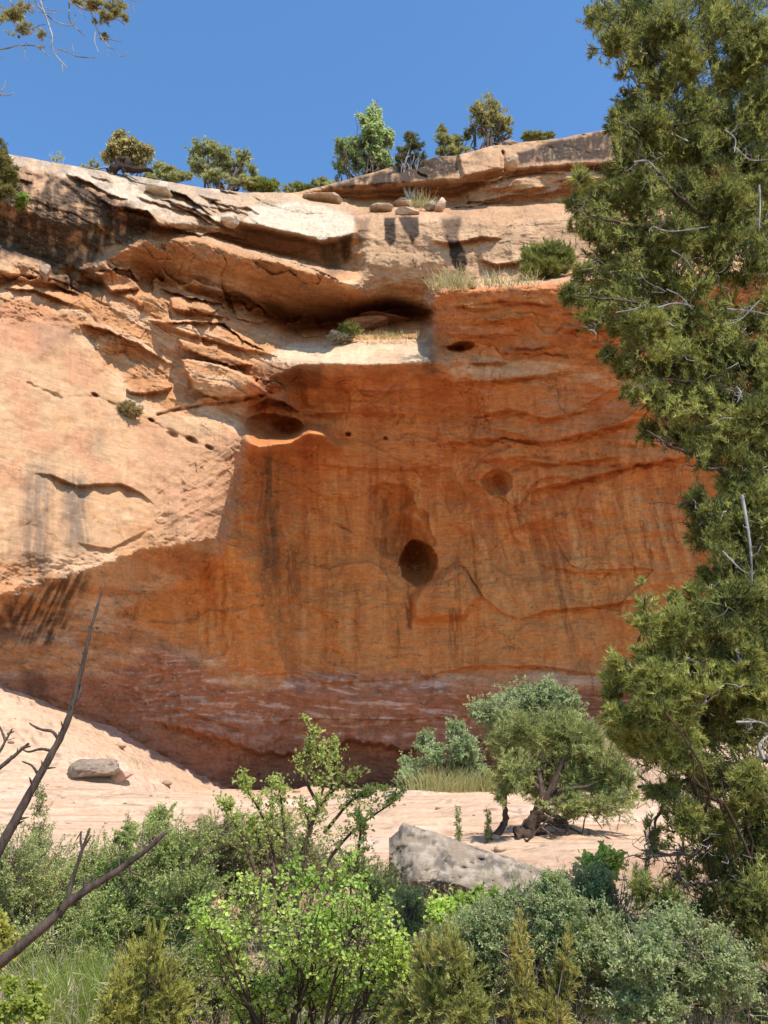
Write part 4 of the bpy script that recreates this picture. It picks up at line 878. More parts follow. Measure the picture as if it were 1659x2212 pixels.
def twisted_juniper():
    Y = 13.4; rng = np.random.default_rng(41)
    rows = [(1092,1598,32,40),(1130,1572,44,36),(1190,1592,54,46),(1250,1600,54,52),(1112,1668,42,38),(1172,1682,54,42),(1240,1690,54,42),(1300,1650,46,56),(1086,1712,20,22),(1300,1735,52,34),(1222,1735,44,26),(1340,1690,40,50)]
    b = base_pt(1120, Y); root = thing('juniper_tree', b, 'twisted juniper with a bare dark leaning trunk behind the grey boulder', 'juniper')
    tr = Bag(); z0 = b[2]
    T = curve(np.vstack([b, pline([(1140, 1800), (1158, 1765), (1172, 1735), (1195, 1700), (1215, 1640)], Y)]), 24); tube(tr, T, np.linspace(.13, .04, 24), 9, (.7, .65, .6), .4, rng)
    b2 = base_pt(1066, Y); T2 = curve(np.vstack([b2, pline([(1080, 1795), (1092, 1770), (1090, 1735), (1096, 1690)], Y)]), 18); tube(tr, T2, np.linspace(.065, .022, 18), 7, (.7, .65, .6), .35, rng)
    for e in ((1300, 1760), (1260, 1720), (1290, 1690), (1120, 1650), (1190, 1600), (1340, 1740), (1255, 1800), (1240, 1830)):
        stem_to(tr, T[rng.integers(8, 20)], at(e[0], e[1], Y + rng.normal() * .2), .05, .012, rng, 16, .07, 6)
    for q in range(16): stem_to(tr, T[rng.integers(3, 10)], T[4] + rng.normal(size=3) * (.5, .2, .25) + (.25, 0, -.05), .022, .006, rng, 10, .12, 4)
    tr.build('trunk', MATS['bark'], root); fol, tw = Bag(), Bag()
    fill('blade', clump_list(rows, Y, .5, 42), 4600, rng, fol, tw, **dict(JUN, c0=(.13, .165, .05), c1=(.47, .49, .17), L=.055, W=.011, tl=.4, per=5), gap=.0, hole=.28)
    fol.build('crown', MATS['juniper'], root, False); tw.build('twigs', MATS['bark'], root)
twisted_juniper()

# ------------------------------------------------------------------ overhead juniper branch, top left
def overhead_branch():
    rng = np.random.default_rng(51); k = .2333; Y = 3.8
    root = thing('juniper_branch', at(10, -60, Y), 'bare twiggy juniper branch hanging into the top left corner of the sky', 'branch')
    b = Bag()
    main = curve(pline([(-260, -420, 4.2), (-120, -160, 4.0), (60, -40, Y), (170, -16, Y)], Y), 20); tube(b, main, np.linspace(.03, .008, 20), 7, None, .15, rng)
    main2 = curve(pline([(-120, -160, 4.0), (-90, 60, 3.9), (-60, 150, Y), (-14, 190, Y)], Y), 16); tube(b, main2, np.linspace(.014, .004, 16), 6, None, .15, rng)
    for pts, r in (([(100,-80),(110,0),(130,80),(240,130),(300,140)], 5), ([(340,-70),(370,-10),(400,90),(440,190),(465,270),(490,350),(485,430),(510,510),(570,580),(625,640)], 6), ([(570,580),(575,660)], 3), ([(490,345),(580,380),(670,420),(760,430),(845,435)], 4), ([(670,420),(685,480),(725,500)], 3),
                   ([(290,-60),(320,0),(360,50),(430,120),(510,180),(600,205),(650,215),(680,190),(690,110)], 5), ([(620,-70),(620,20),(620,120),(650,180),(710,230),(765,285)], 5), ([(640,-50),(660,0),(720,60),(800,100),(870,105),(940,85)], 8), ([(840,110),(870,200),(910,290),(960,370),(1000,420),(1050,445)], 5), ([(895,330),(890,420),(925,520)], 3), ([(960,370),(1080,400),(1135,408)], 3), ([(1020,360),(1080,390),(1150,350)], 3),
                   ([(1140,0),(1200,30),(1320,60)], 3), ([(1100,40),(1180,70),(1320,110)], 3), ([(1235,70),(1240,105),(1260,130)], 2), ([(1020,170),(1100,200),(1160,250),(1165,290)], 3), ([(-160,310),(0,290),(100,265),(270,270),(330,320),(400,380)], 5), ([(220,340),(205,460),(230,515)], 3), ([(205,460),(185,485)], 2), ([(-60,90),(0,60),(60,30),(100,-60)], 4), ([(-60,180),(0,130),(110,20)], 5),
                   ([(300,140),(340,150),(420,180),(520,185),(590,160)], 3), ([(400,60),(470,95),(585,103)], 3), ([(390,40),(480,30),(580,5)], 3), ([(290,240),(350,215),(420,210)], 3), ([(300,160),(370,230),(440,262),(500,255)], 3), ([(440,370),(480,405),(520,440)], 2), ([(730,110),(790,170),(800,200)], 2), ([(970,395),(975,450),(995,455)], 2),
                   ([(-60,860),(0,830),(30,800),(45,740)], 4), ([(-60,850),(0,855),(70,852),(110,830)], 4), ([(-60,860),(0,890),(30,925),(80,932)], 4), ([(-50,430),(0,425),(10,420)], 3), ([(-50,480),(14,482)], 3)):
        P = curve(pline([(x * k, y * k) for x, y in pts], Y) + np.array((0, rng.normal() * .05, 0)), 18)
        tube(b, P, np.linspace(r * .00095, r * .00055, 18), 5, None, .12, rng)
    rows = [(x * k, y * k, a * k, c * k) for x, y, a, c in ((130,130,110,80),(220,60,80,60),(230,265,95,50),(95,310,45,40),(390,320,55,35),(380,440,26,22),(1060,85,130,85),(880,40,140,40),(960,150,120,40),(960,340,46,34),(870,205,40,26),(720,25,70,30),(1150,170,40,40),(30,170,60,40))]
    fol, tw = Bag(), b
    fill('blade', clump_list(rows, Y, .03, 52), 1250, rng, fol, tw, **dict(JUN, L=.017, W=.0035, per=3, M=6, tl=.07, tr=.0014, c0=(.17, .18, .07), c1=(.44, .42, .16), dry=.14, cd=(.33, .19, .05), tone=.08), gap=-.02, hole=.05, shell=.2)
    fol.build('foliage', MATS['juniper'], root, False); tw.build('twigs', MATS['grey'], root)
    for x, y in ((970, 308), (175, 340)):
        c = at(x * k, y * k, Y); d = rdir(60, rng); g = Bag(); i = np.arange(11)[:, None] * np.pi / 10; j = np.arange(12)[None] * np.pi / 6
        S = np.stack([np.sin(i) * np.cos(j), np.sin(i) * np.sin(j), np.cos(i) + 0 * j], -1).reshape(-1, 3); S *= (.0085 * (1 + .18 * noise3(S * 2.5, 3)))[:, None]
        a, e = np.meshgrid(np.arange(10), np.arange(12), indexing='ij'); e2 = (e + 1) % 12
        g.add(S + c, [np.stack([a * 12 + e, (a + 1) * 12 + e, (a + 1) * 12 + e2, a * 12 + e2], -1).reshape(-1, 4)]); g.build('berry', MATS['dead'], root)
overhead_branch()

# ------------------------------------------------------------------ dead snag, lower left
def dead_snag():
    rng = np.random.default_rng(61); Y = 3.3
    base = base_pt(-330, 3.3, 2300); root = thing('dead_tree', base, 'dark dead snag reaching in from the left with two leaning spiky branches', 'dead tree')
    t = Bag(); P = curve(np.vstack([base, pline([(-290, 2400), (-240, 2250), (-215, 2205)], Y)]), 16); tube(t, P, np.linspace(.07, .048, 16), 9, None, .15, rng); t.build('trunk', MATS['dead'], root)
    def br(pts, r0, r1, subs, name='branch', thorn=14):
        b = Bag(); P = curve(pline(pts, Y), 60); P += np.stack([np.zeros(60), .0 * P[:, 1], .004 * fbm(np.arange(60) / 6., 0, 3, 65)], -1)
        tube(b, P, np.linspace(r0, r1, 60) * .84 * (1 + .2 * fbm(np.arange(60) / 3., 4, 3, 66)), 9, None, .13, rng)
        for s, r in subs:
            Q = curve(pline(s, Y), 22); tube(b, Q, np.linspace(r, r * .4, 22) * (1 + .15 * fbm(np.arange(22) / 2., 7, 2, 67)), 6, None, .1, rng)
        for q in range(thorn):
            i = int(rng.uniform(8, 57)); d = rdir(1, rng)[0]; d[1] *= .5; T = unit(P[i + 1] - P[i - 1]); d = unit(d - T * (d @ T) + .5 * T)
            rr = np.interp(i, [0, 59], [r0, r1]); tube(b, np.array([P[i], P[i] + d * rr * 1.3, P[i] + d * (rr * 1.3 + rng.uniform(.008, .028))]), [rr * .4, rr * .28, .0012], 5)
        b.build(name, MATS['dead'], root)
    br([(-222, 2215), (-100, 2010), (0, 1832), (50, 1740), (90, 1668), (128, 1598), (150, 1545), (165, 1490), (178, 1440), (190, 1385), (203, 1335), (221, 1274)], .0225, .0046,
       [([(128, 1598), (112, 1580), (90, 1576), (72, 1568), (64, 1562)], .007), ([(112, 1622), (88, 1618), (62, 1624), (46, 1618)], .006), ([(82, 1672), (74, 1660), (66, 1652), (48, 1645)], .006), ([(168, 1510), (174, 1490), (172, 1472)], .008), ([(208, 1358), (214, 1356)], .005)], thorn=22)
    br([(-222, 2215), (-80, 2130), (0, 2078), (60, 2030), (110, 1988), (146, 1952), (185, 1925), (240, 1890), (290, 1856), (325, 1828), (358, 1798)], .0265, .008,
       [([(146, 1952), (152, 1915), (166, 1870), (178, 1834), (194, 1790)], .0095), ([(178, 1834), (174, 1815), (176, 1796)], .006), ([(178, 1834), (186, 1822), (197, 1806)], .006), ([(278, 1868), (285, 1884), (306, 1890)], .006), ([(176, 1796), (170, 1806), (163, 1818)], .003), ([(185, 1925), (183, 1908), (181, 1898)], .010)], thorn=14)
    br([(-222, 2215), (-180, 1900), (-90, 1720), (-20, 1672), (20, 1642), (52, 1614), (62, 1606)], .015, .005, [([(10, 1652), (22, 1640), (24, 1632)], .006), ([(52, 1614), (66, 1612)], .006)], thorn=6)
    br([(-180, 1900), (-110, 1760), (-30, 1660), (0, 1622), (12, 1600), (26, 1575)], .011, .0035, [([(12, 1600), (4, 1580), (-6, 1560)], .006), ([(16, 1586), (30, 1580)], .005)], thorn=3)
dead_snag()

# ------------------------------------------------------------------ foreground shrubs
plant('leafy_shrub', 'bright green round-leaved shrub with dark stems, front and centre', 'shrub', base_pt(640, 5.6, 2250),
      [(450,1970,42,40),(480,2040,50,50),(560,1960,70,64),(520,2110,70,56),(640,1895,50,56),(650,2010,74,70),(620,2120,80,60),(720,1960,56,60),(752,1880,34,44),(770,2010,72,70),(720,2120,80,66),(835,1985,34,46),(850,2080,56,66),(840,2150,70,50),(560,2190,70,34),(910,2100,30,40)],
      5.5, 2200, ASH, 'leaf', 'leafy', 'twig', None, 71, .35, .016, per=1, gap=-.12, hole=.16, spread=.09, wc=(.55, .42, .36), shell=.6)
def airy_shrub():
    Y = 7.2; b = base_pt(640, Y, 2050); rng = np.random.default_rng(72)
    root = thing('leafy_shrub', b, 'airy pale green shrub of upright sprigs rising above the bright green one', 'shrub'); wd, fo = Bag(), Bag()
    ST = (([(640,2020),(650,1880),(690,1740),(705,1680),(688,1620),(670,1566)], 26), ([(640,2020),(640,1880),(680,1760),(735,1690),(768,1672)], 20), ([(620,2020),(590,1860),(560,1760),(525,1700),(520,1680)], 24), ([(600,2000),(570,1850),(575,1760),(572,1680)], 22), ([(650,2020),(700,1880),(760,1800),(840,1740),(862,1725)], 22), ([(640,1980),(620,1820),(610,1730),(602,1690)], 18),
          ([(660,2000),(760,1880),(780,1800),(775,1760)], 20), ([(600,2000),(540,1850),(500,1760),(480,1735)], 22), ([(640,1980),(670,1800),(650,1740)], 14), ([(690,1740),(720,1690),(722,1640),(715,1600)], 16), ([(690,1740),(664,1690),(660,1650),(672,1600)], 16), ([(700,1800),(760,1730),(800,1720)], 16), ([(600,1900),(560,1820),(540,1770)], 18))
    for pts, m in ST:
        P = curve(pline(pts, Y), 30) + np.array((0, rng.normal() * .15, 0)); tube(wd, P, np.linspace(.015, .003, 30), 6, (.7, .55, .45), .1, rng)
        for i in range(10, 30):
            for q in range(2):
                d = unit(rdir(1, rng)[0] * (1, .8, .7) + np.array((0, 0, .6))); l = rng.uniform(.06, .20) * (1.25 - i / 40)
                Q = bend(P[i:i + 1], P[i:i + 1] + d * l, 6, rng, .1, .1); twig_tubes(wd, Q, .0028, .0012, np.array([[.9, .7, .55]]))
                n = m // 2; B = Q[0][rng.integers(1, 6, n)] + rng.normal(size=(n, 3)) * .012; D = unit(rdir(n, rng) + (0, 0, .1)); L = .027 * rng.uniform(.6, 1.3, n)
                leaves(fo, B, D, unit(rdir(n, rng) * .8 + np.array((.3, -.2, .6))), L, L * .72, lerp_cols((.21, .27, .05), (.50, .55, .16), rng.random(n)), .3)
    wd.build('stem', MATS['twig'], root); fo.build('foliage', MATS['leafy'], root, False)
airy_shrub()

SH = 'blue-green shrubs along the wash'
plant('bushy_shrub', 'grey-green shrub at the left edge behind the dead branches', 'shrub', base_pt(70, 8.8, 2050), [(-60,1880,80,80),(20,1880,70,70),(90,1860,60,60),(60,1960,90,70),(150,1930,60,60),(-40,1980,80,70),(130,2010,70,50),(30,2050,80,50)], 8.6, 3600, BLUE, 'leaf', 'small', 'twig', SH, 81, .5, .014, bare=160)
plant('bushy_shrub', 'dense dark green shrub between the dead branch tip and the round-leaved shrub', 'shrub', base_pt(330, 8.2, 2100), [(200,1890,50,56),(260,1880,60,56),(330,1810,50,44),(345,1770,34,28),(390,1850,60,60),(300,1950,80,70),(400,1940,70,70),(220,1990,70,60),(340,2030,80,60),(440,2010,50,60),(270,1800,24,24)], 8.2, 5200, BLUE, 'leaf', 'small', 'twig', SH, 82, .5, .014, bare=200, c0=(.15, .215, .042), c1=(.43, .50, .13))
plant('bushy_shrub', 'olive shrub behind the upright sprigs, left of the boulder', 'shrub', base_pt(520, 9.6, 1950), [(450,1800,46,36),(500,1800,50,40),(560,1830,60,50),(470,1860,60,50),(540,1900,60,50),(640,1850,60,44),(700,1880,50,40),(610,1790,34,28)], 9.6, 3000, BLUE, 'leaf', 'small', 'twig', SH, 83, .5, .014, bare=200, c0=(.16, .18, .05), c1=(.42, .40, .15))
plant('bushy_shrub', 'broad blue-green shrub in front of the grey boulder', 'shrub', base_pt(1140, 4.8, 2150), [(1000,2010,44,36),(960,2050,46,46),(1060,1990,50,36),(1120,1985,60,50),(1200,1975,56,52),(1280,1930,50,50),(1260,2000,80,60),(1060,2030,80,56),(1150,2060,90,60),(1330,1970,56,66),(1340,2060,70,60),(1230,2120,90,50),(1040,2120,80,46),(1190,1910,26,22)], 4.7, 9500, BLUE, 'leaf', 'small', 'twig', SH, 84, .3, .014, bare=420, L=.0145, tl=.25, tr=.002, c0=(.16, .215, .068), c1=(.43, .48, .19))
plant('bushy_shrub', 'low rounded blue-green shrub under the hanging juniper twigs, lower right', 'shrub', base_pt(1450, 4.5, 2180), [(1390,2060,56,50),(1450,2020,66,50),(1500,2070,70,60),(1550,2090,56,56),(1420,2130,80,56),(1500,2150,80,50),(1390,2180,70,40),(1580,2150,40,40)], 4.4, 5600, BLUE, 'leaf', 'small', 'twig', SH, 85, .22, .014, bare=260, L=.0135, tl=.23, tr=.002, c0=(.16, .22, .072), c1=(.43, .49, .20))
plant('leafy_shrub', 'yellow-green sprigs with dark stems in front of the boulder shadow', 'shrub', base_pt(1000, 5.9, 2100), [(985,1960,26,22),(1020,1940,26,20),(1080,1950,36,20),(950,1965,26,24),(1300,1860,40,30)], 6.0, 620, ASH, 'leaf', 'leafy', 'twig', None, 86, .2, .008, per=1, gap=-.3, wc=(.5, .4, .35), L=.026)
plant('bushy_shrub', 'sparse grey-green shrub at the left foot of the grey boulder', 'shrub', base_pt(850, 8.6, 2100), [(800,1900,44,40),(840,1930,44,44),(880,1960,40,40),(770,1850,30,30),(930,1985,40,30),(860,2000,50,40)], 8.5, 1700, BLUE, 'leaf', 'small', 'twig', SH, 87, .3, .012, bare=160)
plant('bushy_shrub', 'wispy olive shrub low at the front between the grass and the round-leaved shrub', 'shrub', base_pt(440, 6.6, 2230), [(400,2090,50,40),(450,2060,40,40),(430,2140,60,44),(380,2160,50,40),(500,2140,40,40)], 6.5, 2000, BLUE, 'leaf', 'small', 'twig', SH, 88, .3, .012, bare=220, c0=(.15, .19, .045), c1=(.42, .45, .14), L=.016)
SAGE = dict(c0=(.20, .22, .04), c1=(.50, .47, .11), L=.020, W=.0045, per=5, M=8, tl=.30, tr=.002, wfrac=.6, rise=.5, along=1.0, tone=.2, dry=.06, cd=(.25, .15, .04))
SG = 'feathery yellow-green brush at the front'
plant('feathery_brush', 'feathery yellow-green brush beside the tall grass at the front', 'brush', base_pt(310, 5.0, 2250), [(330,2040,22,40),(300,2080,34,44),(350,2110,36,50),(270,2130,36,44),(310,2170,60,50),(370,2180,40,44),(250,2190,40,36)], 5.0, 1050, SAGE, 'blade', 'juniper', 'twig', SG, 91, .15, .006, gap=-.3, hole=.1)
plant('feathery_brush', 'olive feathery brush between the green shrub and the blue-green one', 'brush', base_pt(960, 4.2, 2250), [(930,2080,34,50),(970,2050,30,44),(1000,2110,34,50),(950,2150,50,50),(1010,2180,46,40),(890,2180,46,40)], 4.2, 900, SAGE, 'blade', 'juniper', 'twig', SG, 92, .15, .006, gap=-.3, hole=.1, c0=(.19, .21, .045), c1=(.46, .45, .13))
plant('juniper_seedling', 'narrow upright juniper seedling, left of the front pair', 'juniper', base_pt(1125, 4.0, 2250), [(1125,2010,12,40),(1122,2070,20,44),(1128,2130,26,46),(1120,2190,34,40),(1150,2170,20,40)], 4.0, 240, SAGE, 'blade', 'juniper', 'twig', SG, 93, .05, .006, ('trunk', 'crown'), gap=-.4, hole=.1, c0=(.22, .22, .05), c1=(.52, .45, .12))
plant('juniper_seedling', 'shorter bushy juniper seedling leaning right, in front of the blue-green shrub', 'juniper', base_pt(1200, 4.0, 2250), [(1222,2070,12,34),(1226,2110,18,36),(1205,2150,26,40),(1185,2190,34,34)], 4.0, 220, SAGE, 'blade', 'juniper', 'twig', SG, 94, .05, .006, ('trunk', 'crown'), gap=-.4, hole=.1, c0=(.20, .21, .045), c1=(.48, .42, .11))
YL = dict(ASH, c0=(.26, .27, .035), c1=(.50, .48, .10))
plant('leafy_sprig', 'yellow leafy sprig at the left edge under the lower dead branch', 'shrub', base_pt(-30, 4.4, 2250), [(-10,1990,22,26),(8,2030,24,30),(-10,2060,26,24),(-30,2010,30,40)], 4.4, 260, YL, 'leaf', 'leafy', 'twig', None, 95, .1, .006, per=2, L=.018, gap=-.5)
plant('leafy_sprig', 'yellow-green sprig in the bottom left corner on bare soil', 'shrub', base_pt(30, 4.2, 2250), [(20,2130,16,20),(76,2140,14,22),(40,2170,34,20),(10,2190,30,20),(80,2180,20,20)], 4.2, 200, YL, 'leaf', 'leafy', 'twig', None, 96, .1, .005, per=2, L=.018, gap=-.5, c0=(.20, .25, .035), c1=(.42, .46, .09))
plant('leafy_sprig', 'yellow-green sprig at the bottom right corner over red soil', 'shrub', base_pt(1640, 6.2, 2200), [(1620,2100,26,20),(1650,2130,30,26),(1610,2150,30,20),(1650,2190,30,24),(1600,2190,24,16)], 6.2, 260, ASH, 'leaf', 'leafy', 'twig', None, 97, .1, .005, per=1, L=.022, gap=-.5, c0=(.16, .2, .04), c1=(.34, .37, .09))
def undergrowth():
    rng = np.random.default_rng(99); N = 9500; Y = rng.uniform(3.6, 10.6, N); X = rng.uniform(-.52, .52, N) * Y
    B = np.stack([X, Y, ground_z(X, Y)], -1); keep = fbm3(B / .7, 3, 17) > -.22; B = B[keep]; Y = Y[keep]; N = len(B); b = Bag(); q = 12
    tip = B + rng.normal(size=(N, 3)) * .10; tip[:, 2] = B[:, 2] + rng.uniform(.08, .62, N) * sstep(3.5, 6.5, Y); P = bend(B, tip, 5, rng, .1, .15)
    kind = fbm3(B / 1.1, 2, 18) + rng.normal(size=N) * .15; tc = lerp_cols((.22, .17, .12), (.42, .36, .29), rng.random(N)); twig_tubes(b, P[::2], .003, .0014, tc[::2])
    C = P[np.arange(N)[:, None], rng.integers(1, 5, (N, q))].reshape(-1, 3) + rng.normal(size=(N * q, 3)) * .02; D = unit(rdir(N * q, rng) + (0, 0, .7))
    col = np.repeat(np.where((kind > .05)[:, None], lerp_cols((.15, .20, .05), (.38, .42, .14), rng.random(N)), lerp_cols((.24, .20, .10), (.46, .39, .22), rng.random(N))), q, 0)
    blades(b, C, D, rng.uniform(.03, .085, N * q), .0065, col); o = b.build('undergrowth', MATS['grass'], None, False); o['kind'] = 'stuff'; o['label'] = 'tangle of low dry brush and grass under the shrubs'
undergrowth()
gz = lambda px, Y, py=2100: base_pt(px, Y, py)
grass('grass_tuft', 'tall bright green grass at the front between the shrubs', 'grass', [gz(x, y) for x, y in ((150, 7.2), (175, 7.0), (200, 7.3), (225, 7.0), (250, 7.2), (275, 7.3), (300, 7.1), (185, 7.5), (130, 7.5), (320, 7.4), (240, 6.8))], 3000, .58, .0048, (.14, .20, .025), (.30, .37, .06), 101, None, .42, .24)
grass('dry_grass', 'pale dry grass lying over the soil at the bottom left', 'grass', [gz(x, y) for x, y in ((150, 7.6), (60, 7.7), (100, 7.4), (120, 8.0), (420, 7.6), (20, 8.0))], 900, .42, .005, (.30, .24, .13), (.48, .40, .24), 102, None, 1.4, .3)

# ------------------------------------------------------------------ sprouts and shrubs on the slickrock
SLIM = dict(ASH, L=.03, wr=.5, tl=.25, c0=(.15, .20, .05), c1=(.34, .36, .12))
for i, (px, Y, top, w, lab) in enumerate(((990, 12.9, 1745, 8, 'slim yellow sprout standing alone on the slickrock left of the twisted juniper'), (1054, 13.2, 1752, 9, 'thin pale sprout beside the leaning trunk of the twisted juniper'), (275, 11.8, 1765, 9, 'small yellow-green sprout above the dark green shrub'), (84, 10.8, 1700, 26, 'wispy tall sprig above the grey-green shrub at the left edge'))):
    b = base_pt(px, Y, 1800); bot = 1820 if i < 2 else 1850
    plant('leafy_sprout', lab, 'sprout', b, [(px, top + (bot - top) * t, w * (.5 + t * .6), (bot - top) * .16) for t in (.05, .3, .6, .85)], Y, 70 if i < 3 else 200, SLIM, 'leaf', 'leafy', 'twig', None, 110 + i, .04, .004, per=1, gap=-.6, up=0.)
PALE = dict(BLUE, c0=(.17, .235, .085), c1=(.44, .52, .25), L=.05, wr=.6, tl=.55, tr=.006, per=3)
SR = 'pale shrubs on the mound in front of the alcove'
plant('pale_shrub', 'big pale green shrub on the mound against the dark foot of the wall', 'shrub', base_pt(1130, 21.5, 1640), [(1040,1530,34,26),(1080,1540,46,40),(1130,1510,50,36),(1180,1500,44,34),(1100,1590,50,40),(1160,1570,56,46),(1210,1560,40,50),(1230,1510,24,24)], 21.5, 3000, PALE, 'leaf', 'small', 'twig', SR, 121, .8, .03, bare=160)
plant('pale_shrub', 'mid-sized pale shrub left of the big one, with bare grey twigs', 'shrub', base_pt(1000, 21, 1680), [(918,1600,22,24),(940,1630,26,26),(985,1570,22,18),(1000,1610,34,32),(960,1660,30,26),(1020,1650,30,30)], 21, 1100, PALE, 'leaf', 'small', 'twig', SR, 122, .5, .025, bare=240)
plant('pale_shrub', 'small pale shrub lowest on the mound, at the left end of its grass', 'shrub', base_pt(890, 21, 1700), [(885,1650,20,18),(878,1680,22,18),(905,1690,26,18),(900,1665,20,20)], 21, 600, PALE, 'leaf', 'small', 'twig', SR, 123, .4, .02, bare=140)
plant('low_bush', 'tiny green bush at the foot of the shaded wall behind the slickrock crest', 'bush', base_pt(808, 24, 1712), [(790,1710,16,9),(815,1708,22,10)], 24, 200, dict(PALE, c0=(.10, .16, .03), c1=(.2, .28, .06)), 'leaf', 'small', 'twig', None, 124, .2, .01)
grass('dry_grass', 'strip of pale grass on the mound below the pale shrubs', 'grass', [gz(x, y, 1690) for x, y in ((925, 20), (950, 20.3), (980, 20.2), (1010, 20.6), (1040, 20.8), (1060, 21), (960, 20.8), (1000, 21))], 1600, .55, .014, (.22, .24, .06), (.48, .42, .2), 125, None, .6, .5)
grass('dry_grass', 'pale straw tuft beside the tall juniper below the wall', 'grass', [gz(1262, 19.5, 1560) + (0, 0, .5), gz(1290, 19.5, 1560) + (0, 0, .5)], 500, .8, .014, (.40, .34, .18), (.6, .52, .34), 126, None, .8, .35)

# ------------------------------------------------------------------ trees and brush along the rim
def rim_pt(px, back=.8):
    c = int(np.argmin(abs(CL_X - px))); p = RIM[c].copy(); p[1] += back; p[2] -= .15; return p
RJ = dict(JUN, L=.13, W=.030, tl=.7, per=5, c0=(.17, .19, .06), c1=(.54, .52, .20), hole=.42, tone=.9, gap=-.02, tr=.012)
def rim_plant(name, label, cat, px, rows, n, par, style='blade', mat='juniper', back=1.0, seed=1, parts=('trunk', 'crown'), sr=.07, group=None, **k):
    b = rim_pt(px, back); return plant(name, label, cat, b, rows, b[1] + .2, n, par, style, mat, k.pop('wood', 'bark'), group, seed, k.pop('dy', .4), sr, parts, spread=.15, **k)
RL = dict(ASH, L=.15, wr=.6, tl=.8, tr=.012, per=2, hole=.5, tone=.8, c0=(.17, .23, .07), c1=(.46, .52, .20))
rim_plant('slender_tree', 'slender upright pale-leaved tree on the rim, the tallest against the sky', 'tree', 800, [(812,222,10,14),(808,248,18,22),(792,262,16,16),(820,262,14,16),(806,290,26,26),(828,300,20,26),(790,310,22,22),(812,335,34,26),(842,300,8,18),(775,250,8,8)], 620, RL, 'leaf', 'small', 1.0, 131, sr=.06, gap=-.1, bare=40)
rim_plant('juniper_tree', 'round dense juniper hugging the left side of the slender rim tree', 'juniper', 762, [(735,315,16,14),(748,322,24,24),(770,312,20,20),(765,345,34,26),(735,360,20,20),(800,360,34,20),(840,355,24,20),(724,380,8,12)], 900, RJ, bare=90, seed=132, c0=(.15, .20, .07), c1=(.44, .50, .20))
def ledge_pine():
    # stands on the shelf in front of the dark band
    p = on_cliff(889, 440); p[1] -= .3
    plant('juniper_tree', 'small half-dead juniper with a bare grey trunk on the shelf below the rim', 'juniper', p, [(885,300,16,16),(868,318,14,12),(900,318,18,12),(885,335,26,16),(912,345,16,14),(862,345,12,12),(918,370,12,10)], p[1], 420, RJ, 'blade', 'juniper', 'grey', None, 133, .3, .10, ('trunk', 'crown'), gap=-.1, bare=90, up=.0, spread=.05, c0=(.07, .08, .03), c1=(.2, .19, .08))
ledge_pine()
rim_plant('juniper_tree', 'gnarled juniper with bare dead limbs, perched on the rim blocks', 'juniper', 1050, [(1056,215,16,16),(1040,240,30,26),(1070,240,24,24),(1050,270,36,26),(1085,270,24,24),(1100,290,16,14),(1020,275,14,14),(1075,296,20,12)], 760, RJ, seed=134, back=.3, sr=.12, bare=230, c0=(.17, .165, .05), c1=(.54, .48, .17))
rim_plant('juniper_bush', 'low spreading juniper bush left of the gnarled tree on the rim', 'juniper', 965, [(955,280,12,14),(962,305,20,18),(985,310,20,16),(1005,300,14,12),(955,325,14,8),(990,325,26,8)], 480, RJ, seed=135, back=.6, sr=.06, bare=110, c0=(.16, .17, .05), c1=(.48, .46, .16))
rim_plant('rim_brush', 'yellowish brush right of the gnarled juniper on the rim', 'brush', 1158, [(1140,298,14,10),(1160,298,20,9),(1185,294,12,7)], 260, dict(RJ, c0=(.14, .16, .04), c1=(.32, .30, .10)), seed=136, sr=.02, parts=('stem', 'foliage'), rise=.6, gap=-.5)
rim_plant('rim_brush', 'straw-yellow leafy bush beside the dead log on the left rim', 'bush', 275, [(262,300,20,16),(245,320,18,14),(285,315,22,18),(270,338,36,16),(315,328,18,12),(232,340,12,12),(305,348,24,10)], 700, dict(RL, gap=-.05, hole=.35, c0=(.22, .19, .06), c1=(.50, .42, .17)), 'leaf', 'small', 1.0, 137, ('stem', 'foliage'), .04, bare=140)
rim_plant('juniper_tree', 'broad rounded juniper on the rim left of the gap, dead tips on top', 'juniper', 470, [(448,322,34,20),(420,340,22,18),(478,345,26,26),(525,340,22,22),(505,365,30,22),(440,362,36,20),(545,372,20,18),(470,385,40,16),(530,392,34,14)], 1050, RJ, seed=138, sr=.09, bare=90)
rim_plant('rim_brush', 'low grey-green brush in front of the rounded rim juniper', 'brush', 370, [(365,370,16,10),(345,362,14,10),(382,382,14,12),(400,385,18,10)], 300, RJ, seed=139, sr=.02, parts=('stem', 'foliage'), bare=60, back=.5)
rim_plant('rim_brush', 'bright yellow-green bush at the right foot of the rounded rim juniper', 'brush', 555, [(545,400,24,12),(575,404,22,12),(590,400,12,10)], 420, dict(RJ, c0=(.13, .17, .03), c1=(.29, .31, .07)), seed=140, sr=.02, parts=('stem', 'foliage'), rise=.7, gap=-.5, back=.3)
rim_plant('rim_brush', 'small yellowish bush alone in the gap of the rim', 'brush', 645, [(640,408,18,9),(660,408,12,6)], 200, dict(RJ, c0=(.15, .17, .04), c1=(.33, .32, .09)), seed=141, sr=.02, parts=('stem', 'foliage'), rise=.7, gap=-.5, back=.6)
_p = on_cliff(-55, 440); plant('juniper_tree', 'dark juniper overhanging the left end of the rim at the edge of view', 'juniper', _p, [(-50,350,40,40),(-10,330,18,20),(6,350,18,24),(12,385,22,24),(24,372,14,12),(-20,405,36,22),(18,412,14,10),(4,318,10,16)], 24.0, 2000, RJ, 'blade', 'juniper', 'bark', None, 142, .3, .08, ('trunk', 'crown'), gap=-.2, stems=[0, 2, 3, 5], c0=(.085, .10, .028), c1=(.34, .29, .09))
